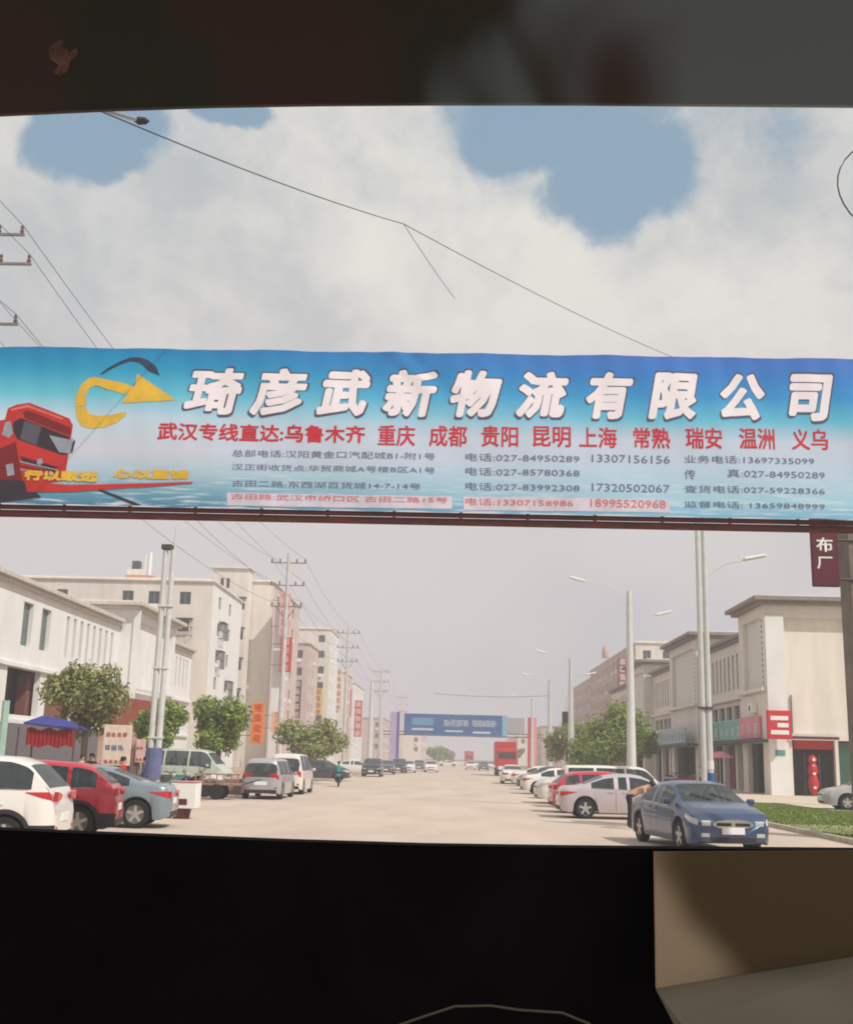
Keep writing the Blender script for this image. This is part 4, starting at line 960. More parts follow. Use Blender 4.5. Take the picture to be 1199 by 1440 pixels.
    if detail:
        wsx = (S['ws'][1] - .5) * Lc - .35; mz = interp(S['belt'], S['ws'][1] - .08) + .06
        for s in (-1, 1):
            MB().bbox(wsx - .06, wsx + .07, min(s * Wc * .49, s * Wc * .59), max(s * Wc * .49, s * Wc * .59), mz, mz + .13, .035).obj('wing_mirror', paint, t)
            for tt in (S['pil'][0] - .04, S['pil'][1] - .03):
                xx = (tt - .5) * Lc; MB().bbox(xx - .09, xx + .09, min(s * Wc * .487, s * Wc * .503), max(s * Wc * .487, s * Wc * .503), .84, .87, .008).obj('door_handle', paint, t)
            # door shut lines
            b = MB()
            for tt in (S['pil'][0], S['pil'][1], min(.72, S['ws'][1] - .03)):
                i = int(tt * n)
                for j in range(4, 7):
                    (x, y, z), (x2, y2, z2) = V(i, j, s), V(i, j + 1, s)
                    b.add([(x - .006, y + s * .003, z), (x + .006, y + s * .003, z), (x2 + .006, y2 + s * .003, z2), (x2 - .006, y2 + s * .003, z2)], [(0, 1, 2, 3)])
            b.obj('door_gap', trimd, t)
    if detail:
        iw0, iw1 = int((S['ws'][1] - .01) * n), int((S['ws'][1] - .06) * n)
        for y0_ in (-.05, .42):
            a_, c_ = rings[iw0], rings[iw1]; MB().tube([(a_[12][0], y0_, top[iw0] + .012), (c_[12][0], y0_ - .38, top[iw1] + .014)], .009, 5).obj('wiper', trimd, t)
        for tt in (.30, .53):
            for s in (-1, 1):
                xx = (tt - .5) * Lc; b = MB(); b.bbox(xx - .05, xx + .5, s * .36 - .24, s * .36 + .24, .40, .56, .05); b.bbox(xx - .14, xx + .04, s * .36 - .23, s * .36 + .23, .5, 1.0 + (Hc - 1.46) * .6, .06); b.bbox(xx - .12, xx - .01, s * .36 - .12, s * .36 + .12, 1.02 + (Hc - 1.46) * .6, 1.2 + (Hc - 1.46) * .6, .05); b.obj('seat', mat('car_seat', (120, 108, 98), .8), t)
        for s in (-1, 1):
            ia = int(S['side'][0] * n) + 2; ib = int(S['side'][1] * n) - 2
            MB().tube([(rings[i][7][0], s * (rings[i][7][1] + .004), rings[i][7][2] + .002) for i in range(ia, ib, 3)], .009, 5).obj('window_strip', chrome, t)
    for xw in wheels:
        for s in (-1, 1):
            w = inst('wheel', TYRE, t, (xw, s * (Wc / 2 - .125), R)); inst('rim', RIM, w)
    if trim:
        for s in (-1, 1):
            for xw in wheels:
                b = MB()
                P = [(xw + (Ra + e_) * cos(a), s * (Wc / 2 * .985 + .012), R + (Ra + e_) * sin(a)) for e_ in (-.02, .055) for a in [k * pi / 16 for k in range(17)]]
                b.add(P, [(k, k + 1, 17 + k + 1, 17 + k) for k in range(16)]); b.obj('arch_trim', trimd, t)
    t.scale = (sc,) * 3
    return t
def paint(nm, c, metal=.3): return mat(nm, c, .32, metal=metal, var=.03, scale=1, coat=.7, spec=.5)
pw = paint('white_car_paint', (226, 220, 212), 0); pr_ = paint('red_car_paint', (196, 34, 54), .1); pg = paint('blue_grey_car_paint', (134, 148, 156)); pb_ = paint('dark_blue_car_paint', (54, 76, 110))
psp = paint('silver_pink_paint', (196, 184, 186)); psl = paint('silver_car_paint', (176, 176, 176)); pk = paint('black_car_paint', (40, 40, 48)); ppv = paint('pearl_white_paint', (222, 214, 206), 0)
PG = 'cars parked at right angles on the left'
# left row: tails toward the road
make_car('suv', 'white SUV parked tail to the road, nearest car on the left', pw, (-9.08, 19.9, 0), pi + RD(7), PG, trim=True)
make_car('hatch', 'red hatchback parked between the white SUV and the blue grey sedan', pr_, (-9.15, 24.0, 0), pi + RD(10), PG, trim=True, dim=dict(H=1.58, top=[(a, z * 1.05) for a, z in ST['hatch']['top']], belt=[(a, z * 1.04) for a, z in ST['hatch']['belt']]))
make_car('sedan', 'blue grey sedan with red tail lamp, third car on the left', pg, (-9.08, 27.7, 0), pi + RD(6), PG)
# right side
make_car('sedan', 'dark blue sedan facing the viewer at the right, front grille chromed', pb_, (gx(975, 26) + .02, 26.1, 0), RD(-82), 'cars on the right side of the road')
make_car('sedan', 'silver pink sedan parked side-on behind the dark blue one', psp, (gx(785, 37) + 2.35, 38.3, 0), RD(2), 'cars on the right side of the road', trim=False)
make_car('hatch', 'crimson hatchback mostly hidden behind the silver pink sedan', pr_, (gx(770, 41.5) + 2.2, 42.0, 0), RD(3), 'cars on the right side of the road')
make_car('van', 'long white van in the right-hand row behind the crimson hatchback', ppv, (gx(765, 45) + 2.9, 46.3, 0), RD(3), 'cars on the right side of the road', name='parked_van', cat='van', dim=dict(H=1.68, top=[(a, z * .91) for a, z in ST['van']['top']], belt=[(a, z * .94) for a, z in ST['van']['belt']]))
make_car('suv', 'pearl white SUV with nose toward the road, right-hand row before the white van', ppv, (gx(752, 50) + 2.3, 50.5, 0), RD(184), 'cars on the right side of the road')
make_car('hatch', 'grey hatchback in the right-hand row beyond the white vehicles', psl, (gx(752, 57) + 2.2, 57, 0), RD(185), 'cars on the right side of the road')
make_car('sedan', 'silver sedan at the right edge by the grass', psl, (gx(1150, 50) + 2.3, 49.8, .075), RD(175))
# mid left vans
make_car('van', 'small silver van seen from behind at the left kerb', psl, (gx(364, 45), 48, 0), pi / 2, 'vans at the left kerb', name='parked_van', cat='van', dim=dict(H=1.62, top=[(a, z * .88) for a, z in ST['van']['top']], belt=[(a, z * .9) for a, z in ST['van']['belt']]))
make_car('van', 'small white van just beyond the silver van', ppv, (gx(401, 52), 54.5, 0), pi / 2, 'vans at the left kerb', name='parked_van', cat='van')
make_car('van', 'pale green minibus parked behind the motorcycles beneath the round trees', paint('pale_green_paint', (186, 196, 182), 0), (gx(258, 56), 57, 0), RD(-8), name='minibus', cat='minibus', sc=1.05)
far = make_car('suv', 'black SUV facing the viewer, first of the far row on the left', pk, (gx(524, 105), 106, 0), -pi / 2, 'far parked cars', detail=False)
farw = make_car('sedan', 'white sedan near the road centre far ahead, driving away', pw, (gx(722, 88), 90, 0), pi / 2, 'far parked cars', detail=False)
farg = make_car('hatch', 'dark grey hatchback second of the far row on the left', paint('dark_grey_paint', (70, 72, 80)), (gx(545, 122), 122, 0), -pi / 2, 'far parked cars', detail=False)
for o, u, d, rz, lab in ((farw, 500, 118, 0, 'white sedan side-on in front of the striped vertical sign, left'), (farw, 575, 140, -pi / 2, 'white sedan in the far left row before the gantry'), (far, 562, 135, -pi / 2, 'black SUV in the far left row beside the purple gantry post'),
    (farg, 590, 165, -pi / 2, 'grey hatchback in the far left row under the banner'), (farw, 607, 150, -pi / 2, 'white car standing out from the far left row under the banner'), (farw, 630, 260, 0, 'tiny white car far ahead near the distant trees'),
    (farw, 662, 200, -pi / 2, 'white car coming toward the viewer far ahead in mid road'), (farg, 680, 190, -pi / 2, 'grey car coming toward the viewer right of the white one'), (farw, 672, 240, -pi / 2, 'tiny white car behind the oncoming pair'),
    (farw, 790, 64, RD(3), 'white sedan in the right-hand row beyond the grey hatchback'), (farg, 772, 73, RD(182), 'dark hatchback in the right-hand row beyond the white sedan'), (farw, 764, 82, RD(2), 'farthest white sedan of the packed right-hand row'), (far, 560, 112, 0, 'black SUV side-on among the left row near the purple post') if False else (farw, 690, 215, -pi / 2, 'tiny white car left of the red lorry'), (farg, 455, 84, 0, 'grey hatchback side-on beyond the brownish tree'), (farw, 445, 92, 0, 'white sedan side-on behind the brownish tree')):
    dup(o, (gx(u, d), d, 0), rz, lab, 'far parked cars')
# red lorry
def lorry(label, x, y, m, sc=1):
    t = thing('lorry', label, 'lorry', (x, y, 0))
    MB().bbox(-1.15, 1.15, 0, 2.0, .7, 3.1, .12).obj('cab', m, t); MB().bbox(-1.0, 1.0, -.01, .2, 1.9, 2.7, .02).obj('windscreen', cglass, t)
    MB().bbox(-1.2, 1.2, 2.2, 9.0, 1.1, 3.9, .05).obj('cargo_box', m, t); MB().bbox(-1.1, 1.1, .0, 8.8, .55, .95, .03).obj('chassis', trimd, t)
    MB().bbox(-1.0, 1.0, -.06, .1, .7, 1.1, .04).obj('bumper', whitem, t)
    for yy in (1.1, 6.2, 7.6):
        for s in (-1, 1): MB().lathe([(.2, -.14), (.5, -.14), (.5, .14), (.2, .14)], (s * 1.0, yy, .5), 16, 'X').obj('wheel', rubber, t)
    t.scale = (sc,) * 3; return t
lorry('bright red lorry coming toward the viewer ahead on the right', gx(713, 130), 130, mat('lorry_red', (200, 48, 40), .5), 1.0)
lorry('far red lorry beneath the banner near mid road', gx(660, 300), 300, mat('lorry_red', (1, 1, 1)))

# ------------------------------------------------------------------ trees
def tree(label, x, y, cz, r, rz_, m, n=4200, seed=1, group='street trees', leaf=.15, lobes=13, trunk_r=.11, sq=1.0):
    q = random.Random(seed); t = thing('street_tree', label, 'tree', (x, y, 0), 0, group)
    tb = MB(); fk = max(.9, cz - rz_ * .7)
    tb.tube([(0, 0, 0), (.03, 0, fk * .5), (-.02, .03, fk), (0, 0, cz)], [trunk_r * 1.3, trunk_r, trunk_r * .85, trunk_r * .4], 8)
    L_ = []
    for k in range(lobes):
        a = 2 * pi * k / lobes * 1.618 + q.uniform(-.4, .4); e = q.uniform(-.75, .95); rad = sqrt(max(0, 1 - e * e)) * q.uniform(.42, .80)
        c = Vector((r * rad * cos(a), r * rad * sin(a), cz + rz_ * e * .66)); L_.append((c, q.uniform(.26, .50)))
        tb.tube([(0, 0, fk - .1 + .3 * max(0, e)), (c.x * .5, c.y * .5, (fk + c.z) / 2), tuple(c)], [trunk_r * .5, trunk_r * .33, trunk_r * .12], 5)
    L_.append((Vector((0, 0, cz)), .55))
    tb.obj('trunk', bark, t, True)
    vs = []; fs = []
    tot = sum(l[1] ** 2 for l in L_)
    for c, lr in L_:
        for _ in range(int(n * lr ** 2 / tot)):
            d = Vector((q.gauss(0, 1), q.gauss(0, 1), q.gauss(0, 1))).normalized(); rad = q.random() ** .35 * (1 + q.gauss(0, .10))
            p = c + Vector((d.x * r * lr * rad, d.y * r * lr * rad, d.z * rz_ * lr * rad * sq))
            nn_ = (d + Vector((q.gauss(0, .6), q.gauss(0, .6), q.gauss(.3, .6)))).normalized(); u = nn_.orthogonal().normalized(); u = Matrix.Rotation(q.random() * 6.28, 3, nn_) @ u; w = nn_.cross(u)
            s = leaf * q.uniform(.6, 1.25); b0 = len(vs)
            vs += [tuple(p - u * s), tuple(p + w * s * .45 + nn_ * s * .12), tuple(p + u * s), tuple(p - w * s * .45 + nn_ * s * .12)]; fs.append((b0, b0 + 1, b0 + 2, b0 + 3))
    b = MB(); b.add(vs, fs); b.obj('crown', m, t); return t
def ptree(label, u, v, d, rpx, m, seed, group='street trees', k=1.0, **kw):
    p = at(u, v, d); r = rpx * d / F; tree(label, p.x, d, p.z, r, r * k, m, seed=seed, group=group, **kw)
ptree('loose yellowish street tree, largest and leftmost, before the white building', 124, 982, 47, 60, leafB, 1, k=1.05, n=5200, leaf=.13)
ptree('round green street tree partly behind the twin camera post', 230, 1022, 58, 40, leafA, 2, k=1.0)
ptree('dense round green street tree left of the silver van', 310, 1022, 60, 44, leafA, 3, k=.98, trunk_r=.16)
ptree('brownish green street tree right of the silver van', 436, 1040, 72, 48, leafB, 4, k=.8, n=5200)
ptree('wide bright green tree behind the white van, right row', 860, 1036, 84, 50, leafA, 5, 'trees on the right', n=5600, leaf=.17)
ptree('smaller green tree at the left end of the right-hand clump', 800, 1046, 102, 34, leafB, 6, 'trees on the right', leaf=.2)
ptree('green tree just right of the lamp post, in front of the terrace', 900, 1040, 88, 32, leafA, 7, 'trees on the right', leaf=.17)
ptree('low green tree low between the clump and the white vehicles', 832, 1062, 92, 32, leafA, 8, 'trees on the right', leaf=.19)
for i, (u, v, d, r) in enumerate(((612, 1058, 300, 13), (624, 1061, 320, 11), (632, 1064, 340, 9), (728, 1060, 300, 8))):
    ptree(['nearest of the three far trees under the banner, left', 'middle one of the three far trees under the banner', 'smallest of the three far trees under the banner', 'far tree right of the distant red lorry'][i], u, v, d, r, leafA, 20 + i, 'far trees', n=900, leaf=.42)
for i, (x, y) in enumerate(((30, 160), (-38, 112))):
    tree(['dark tree behind the right terrace', 'dark tree behind the left white building'][i], x, y, 3.4, 2.6, 2.4, leafA, 1800, 40 + i, 'trees behind buildings', leaf=.25)

# ------------------------------------------------------------------ people
def person(label, loc, rz, top, bottom, hair=hairm, H=1.68, lean=0, sit=False, bend=False, arms=0.15, cat='person', shoes=trimd):
    """one continuous skinned figure; clothing follows as colours of the same surface; hair is a part"""
    k = H / 1.75; V = []; E = []; Rr = []
    def P(x, y, z, r, p=None):
        if bend and z > .97:       # upper body folded forward over the hips
            a = 1.15; dz = z - .95; x, z = x * cos(a) + dz * sin(a), .95 + dz * cos(a) - x * sin(a)
        V.append((x * k, y * k, z * k)); Rr.append(r * k)
        if p is not None: E.append((p, len(V) - 1))
        return len(V) - 1
    pel = P(0, 0, .95, .135); sp1 = P(lean * .1, 0, 1.12, .125, pel); ch = P(lean * .25, 0, 1.34, .15, sp1); nk = P(lean * .38, 0, 1.49, .058, ch); hd = P(lean * .46 + .02, 0, 1.60, .088, nk); P(lean * .5 + .01, 0, 1.70, .078, hd)
    P(lean * .5 + .10, 0, 1.615, .018, hd)    # nose
    for s in (-1, 1):
        P(lean * .46, s * .085, 1.62, .016, hd)   # ears
        hip = P(0, s * .09, .90, .095, pel)
        if sit: kn = P(.42, s * .13, .80, .066, hip); an = P(.36, s * .13, .42, .042, kn); P(.52, s * .13, .38, .036, an)
        else: kn = P(.03 + s * .03, s * .10, .49, .062, hip); an = P(-.01 + s * .05, s * .11, .09, .042, kn); P(.13 + s * .05, s * .125, .045, .036, an)
        sh = P(lean * .3, s * .175, 1.40, .062, ch); el = P(lean * .3 + arms * .4, s * .235, 1.13, .043, sh) if not bend else P(.42, s * .23, .88, .043, sh); wr = P(.52, s * .2, .68, .027, el) if bend else P(lean * .3 + arms * 1.2, s * .235, .90 + arms * .3, .027, el)
        pm_ = P(.56, s * .2, .62, .03, wr) if bend else P(lean * .3 + arms * 1.35, s * .235, .83 + arms * .3, .032, wr)
        for f, (dx, dl) in enumerate(((-.028, .085), (-.01, .10), (.012, .095), (.03, .075))):
            if bend: a = P(.57 + dx, s * .2, .57, .011, pm_); P(.58 + dx, s * .19, .57 - dl * .6, .009, a); continue
            a = P(lean * .3 + arms * 1.35 + dx, s * .232, .79 + arms * .3, .011, pm_); P(lean * .3 + arms * 1.35 + dx + .012, s * .222, .79 + arms * .3 - dl * .6, .009, a)
        if bend: a = P(.61, s * .18, .61, .012, pm_); P(.63, s * .17, .57, .010, a); continue
        a = P(lean * .3 + arms * 1.35 + .045, s * .215, .83 + arms * .3, .012, pm_); P(lean * .3 + arms * 1.35 + .065, s * .2, .80 + arms * .3, .010, a)
    me = bpy.data.meshes.new('body'); me.from_pydata(V, E, []); o = bpy.data.objects.new('body', me); COL.objects.link(o)
    sm = o.modifiers.new('s', 'SKIN'); sm.use_smooth_shade = True; sb = o.modifiers.new('d', 'SUBSURF'); sb.levels = 1; sb.render_levels = 1
    for i, sv in enumerate(me.skin_vertices[0].data): sv.radius = (Rr[i], Rr[i]); sv.use_root = (i == 0)
    dg = bpy.context.evaluated_depsgraph_get(); dg.update(); m2 = bpy.data.meshes.new_from_object(o.evaluated_get(dg)); bpy.data.objects.remove(o)
    m2.name = 'body'; m2.materials.clear()
    for m in (skin, top, bottom, shoes): m2.materials.append(m)
    for p_ in m2.polygons:
        z = p_.center.z / k; y = abs(p_.center.y) / k; x = p_.center.x / k
        if bend: p_.material_index = 3 if z < .12 else 2 if (x < .1 and z < .98) else 0 if (x > .60 and z > .85) or z < .70 and x > .3 else 1; p_.use_smooth = True; continue
        p_.material_index = 3 if z < (.12 if not sit else .42) and y < .2 else 2 if z < .96 and y < .2 else 0 if z > 1.47 or (y > .195 and z < .93 + arms * .3) else 1
        p_.use_smooth = True
    t = thing('person', label, cat, loc, rz); b = inst('body', m2, t)
    h = MB(); h.lathe([(.0, .0), (.07, -.01), (.105, -.06), (.108, -.12), (.095, -.17)][::-1], n=14); ho = h.obj('hair', hair, t, True); ho.location = ((lean * .5 - .012) * k, 0, 1.765 * k) if not bend else (.755 * k, 0, 1.30 * k)
    ho.scale = (k, k * .92, k)
    if bend: ho.rotation_euler = (0, 1.15, 0)
    return t
blackc = mat('black_clothes', (34, 32, 36), .85); beigec = mat('beige_clothes', (196, 158, 134), .85); redc = mat('red_clothes', (200, 40, 40), .8); bluec = mat('blue_clothes', (70, 84, 120), .85); whitec = mat('white_clothes', (214, 206, 200), .85)
person('person in dark trousers and beige top bending over behind the dark blue sedan', (gx(884, 32.5), 32.5, 0), RD(0), beigec, blackc, H=1.72, bend=True)
person('person in bright red top behind the blue grey sedan', (gx(176, 36), 36, 0), RD(0), redc, bluec, H=1.6)
person('person in dark clothes near the market stall beneath the loose tree', (gx(131, 40), 40, 0), RD(-90), blackc, bluec, H=1.66)
person('person in pale top between the stall and the poster board', (gx(118, 43), 43, 0), RD(-40), whitec, blackc, H=1.6)
person('person in blue leaning by the foot of the twin camera post', (gx(203, 40), 40.5, 0), RD(180), bluec, bluec, H=1.6, lean=.1)
person('person in white top standing by the wares beside the parked vans', (gx(424, 76), 76, 0), RD(-90), whitec, blackc)
person('person in pale top at the terrace shop doors, right', (RX - 3.4, 80, .1), RD(-90), whitec, blackc)

# ------------------------------------------------------------------ two-wheelers
def scooter(label, loc, rz, body, sc=1.0, group='motorcycles on the left'):
    t = thing('motorcycle', label, 'motorcycle', loc, rz, group)
    for x in (-.62, .62):
        MB().lathe([(.2, -.05), (.27, -.05), (.29, 0), (.27, .05), (.2, .05)], (x, 0, .29), 18, 'Y').obj('wheel', rubber, t)
        b = MB(); b.lathe([(.05, -.04), (.05, .04)], (x, 0, .29), 10, 'Y')
        for k in range(6): b.tube([(x, 0, .29), (x + .2 * cos(k * pi / 3), 0, .29 + .2 * sin(k * pi / 3))], .01, 4)
        b.obj('hub', alum, t)
    MB().tube([(.62, 0, .29), (.5, 0, .62), (.4, 0, 1.0)], .035, 8).obj('fork', alum, t)
    MB().prism([(-.75, .62), (-.2, .55), (.05, .62), (.35, .72), (.42, .86), (.2, .86), (-.05, .74), (-.75, .78)], .24, (0, -.12, 0)).obj('tank', body, t)
    MB().bbox(-.7, -.02, -.13, .13, .76, .87, .04).obj('seat', trimd, t); MB().bbox(-.25, .25, -.12, .12, .25, .58, .04).obj('engine', steeld, t)
    MB().tube([(.36, -.34, 1.03), (.4, -.1, 1.0), (.4, .1, 1.0), (.36, .34, 1.03)], .018, 6).obj('handlebar', trimd, t)
    MB().lathe([(.02, 0), (.09, .02), (.09, .1)][::-1], (.5, 0, .88), 12, 'X').obj('headlight', clearlamp, t)
    MB().tube([(-.1, -.14, .3), (-.8, -.16, .36)], .035, 8).obj('exhaust', alum, t)
    for s in (-1, 1): MB().tube([(.4, s * .1, 1.0), (.36, s * .26, 1.18)], .008, 4).obj('mirror_stem', trimd, t)
    t.scale = (sc,) * 3; return t
m1 = scooter('teal motorcycle parked in front of the pale green minibus', (gx(248, 46), 46, 0), RD(10), tealm)
scooter('black motorcycle parked right of the teal one', (gx(268, 46), 46.4, 0), RD(20), blackc)
scooter('dark grey motorcycle standing by the twin camera post', (gx(232, 44), 44, 0), RD(60), steeld)
scooter('black motorcycle parked in front of the white van, left of the brownish tree', (gx(422, 66), 66, 0), RD(40), blackc)
sc_ = scooter('teal scooter with a rider at the road edge right of the brownish tree', (gx(478, 68), 68, 0), RD(95), tealm, group=None)
r_ = person('rider in a teal top on the scooter at the left road edge', (gx(478, 68), 67.8, -.12), RD(95), tealm, blackc, H=1.6, sit=True, arms=.3)
for i, (dx, yy) in enumerate(((-1.5, 84), (-1.2, 86), (-1.7, 89), (-1.3, 91.5))):
    scooter(['motorcycle nearest of four outside the right terrace', 'second of four motorcycles outside the right terrace', 'third of four motorcycles outside the right terrace', 'farthest of four motorcycles outside the right terrace'][i], (RX - 2 + dx, yy, .1), RD(15 * i), [redm, steeld, whitem, blackc][i], group='motorcycles outside the right terrace')

# ------------------------------------------------------------------ stalls, boards and clutter on the left
p = at(75, 1045, 40)
t = thing('market_stall', 'market stall with blue canopy and red side cloth behind the white SUV', 'market stall', (p.x, 40, 0))
for x in (-1.0, 1.0):
    for y in (-.7, .7): MB().tube([(x, y, 0), (x, y, 2.5)], .03, 6).obj('post', steeld, t)
b = MB(); b.add([(x * .64 + .08 * z * (x > 0), y, 2.0 + (z - 2.0) * .6 + .55 + .09 * sin(x * 7 + y * 3)) for x, y, z in [(-1.2, -.9, 2.05), (1.2, -.9, 2.05), (1.2, .9, 2.05), (-1.2, .9, 2.05), (-.7, 0, 2.5), (.7, 0, 2.5), (-1.2, -.9, 1.95), (1.2, -.9, 1.95), (1.2, .9, 1.95), (-1.2, .9, 1.95)]], [(0, 1, 5, 4), (2, 3, 4, 5), (1, 2, 5), (3, 0, 4), (0, 6, 7, 1), (1, 7, 8, 2), (2, 8, 9, 3), (3, 9, 6, 0), (6, 9, 8, 7)]); b.obj('canopy', cloudb, t)
b = MB(); vs = []; fs = []
for j in range(2):
    for i in range(25): vs.append((-.7 + 1.7 * i / 24, -.72 - .04 * (i % 2), 1.86 + .05 * sin(i * .7) + .60 * j))
for i in range(24): fs.append((i, i + 1, 26 + i, 25 + i))
b.add(vs, fs); b.obj('side_cloth', mat('deep_red_cloth', (150, 26, 28), .8), t)
MB().bbox(-1.0, 1.0, -.6, .6, .8, .88, .02).obj('counter', mat('stall_wood', (150, 116, 90), .8), t)
q = random.Random(5)
for i in range(7):
    lab = ['pale crate at the left end of the stall counter', 'orange crate on the stall counter', 'white foam box in the middle of the stall counter', 'peach crate on the stall counter', 'pinkish crate near the right end of the counter', 'small white crate on the right of the counter', 'brown carton at the right end of the counter'][i]
    mm = [whitem, orangem, whitem, mat('peach', (1, 1, 1)), pinkm, whitem, mat('carton', (168, 128, 92), .8)][i]
    c = MB(); w = .12; c.box(-w, w, -.16, .16, 0, .03); [c.box(*z) for z in ((-w, -w + .02, -.16, .16, .03, .2), (w - .02, w, -.16, .16, .03, .2), (-w + .02, w - .02, -.16, -.14, .03, .2), (-w + .02, w - .02, .14, .16, .03, .2))]
    tag(c.obj('crate', mm, None, loc=(p.x - .9 + .29 * i, 39.8, .88)), lab, 'crate')
def board(label, u0, u1, v0, v1, d, m, rowsc, seed=1, cat='poster board'):
    a, c = at(u0, v1, d), at(u1, v0, d); w, h = c.x - a.x, c.z - a.z
    t = thing('poster_board', label, cat, (a.x, d, 0)); MB().bbox(0, w, 0, .06, a.z, c.z, .01).obj('panel', m, t)
    for x in (.08, w - .08): MB().tube([(x, .1, 0), (x, .1, c.z)], .03, 6).obj('leg', steeld, t)
    for k, (mc, hh) in enumerate(rowsc):
        lb = MB(); nn_ = max(1, int(w * .85 / hh)); z = c.z - h * (k + .9) / len(rowsc)
        for i in range(nn_): strokes(lb, (w * .075 + i * hh, 0, z), (1, 0, 0), hh * .85, seed * 31 + k * 7 + i, (0, -1, 0))
        lb.obj('lettering', mc, t)
    return t
board('pale poster board with red, blue and red rows of writing', 143, 187, 1020, 1076, 44, mat('cream_poster', (232, 214, 196), .7), [(redm, .22), (bluem, .26), (redm, .2)])
board('narrow pinkish poster board right of the pale one', 190, 206, 1040, 1072, 45, mat('pink_poster', (226, 190, 180), .7), [(redm, .14), (redm, .14)], 2)
p = at(178, 1000, 60)
t = thing('kiosk', 'brick red sheet roofed kiosk behind the poster boards', 'kiosk', (p.x, 60, 0))
b = MB(); b.prism([(-1.6, 3.0), (1.6, 2.9), (1.4, 4.4), (-.4, 4.6)], 2.5); fixn(b.obj('roof', brickr, t)); MB().box(-1.4, 1.4, .1, 2.4, 0, 2.9).obj('wall', mat('kiosk_wall', (206, 170, 150), .8), t)
MB().box(-.4, .4, .06, .097, 0, 2.0).obj('door', steeld, t); MB().box(.6, 1.2, .06, .097, 1.0, 1.9).obj('window', glass, t)
# paper lanterns / tub and box behind the blue grey sedan
t = thing('cargo_box', 'white cargo box standing on the dark red tub behind the blue grey sedan', 'box', (gx(266, 31.5), 31.5, .28))
b = MB(); b.bbox(-.36, .36, -.3, .3, 0, .70, .02); b.obj('case', whitem, t); MB().bbox(-.2, .12, -.318, -.29, .10, .26, .01).obj('handle_slot', mat('dark_red_plastic', (96, 36, 36), .5), t); MB().bbox(-.38, .38, -.32, .32, .70, .73, .01).obj('lid', pinkm, t)
b = MB(); b.lathe([(.0, .02), (.2, .02), (.22, 0), (.26, .25), (.29, .26), (.29, .275), (.25, .275), (.2, .05)], n=18); tag(b.obj('tub', mat('dark_red_plastic', (96, 36, 36), .5), None, True, (gx(262, 31.5), 31.5, 0)), 'dark red plastic tub on the paving beneath the white cargo box', 'tub')
# low handcart and wares between the motorcycles and the silver van
t = thing('handcart', 'low wooden handcart with pale bundle left of the silver van', 'handcart', (gx(312, 45), 45, 0))
MB().bbox(-.9, .9, -.5, .5, .55, .62, .01).obj('deck', mat('cart_wood', (160, 128, 104), .8), t)
for k in range(7): MB().bbox(-.88 + k * .28, -.83 + k * .28, -.5, -.46, .62, .95, .005).obj('slat', mat('cart_wood', (1, 1, 1)), t)
MB().bbox(-.9, .9, -.51, -.455, .95, 1.0, .005).obj('rail', mat('cart_wood', (1, 1, 1)), t)
for s in (-1, 1): MB().lathe([(.26, -.03), (.3, 0), (.26, .03)], (0, s * .56, .3), 16, 'Y').obj('wheel', rubber, t)
MB().tube([(.9, -.3, .58), (1.6, -.3, .8), (1.6, .3, .8), (.9, .3, .58)], .02, 6).obj('handle', steeld, t)
b = MB(); b.lathe([(.0, 0), (.32, .03), (.4, .14), (.3, .27), (.0, .34)], n=14); tag(b.obj('bundle', whitec, None, True, (gx(303, 45), 45, .62)), 'pale cloth bundle lying on the low handcart', 'bundle')
t = tag(MB().bbox(-1.5, 1.5, -.05, .05, .1, .75, .02).obj('low_barrier', mat('barrier_brown', (150, 120, 106), .8), None, loc=(gx(300, 47.5), 47.5, 0)), 'low brownish barrier board behind the handcart', 'barrier')
b = thing('parasol', 'small pink and white parasol outside the shops right of the twin lamp post', 'parasol', (gx(1012, 76), 76, .1)); MB().lathe([(1.0, 2.2), (.5, 2.5), (.0, 2.65)], n=10).obj('canopy', pinkm, b); MB().tube([(0, 0, 0), (0, 0, 2.6)], .03, 6).obj('pole', polem, b)

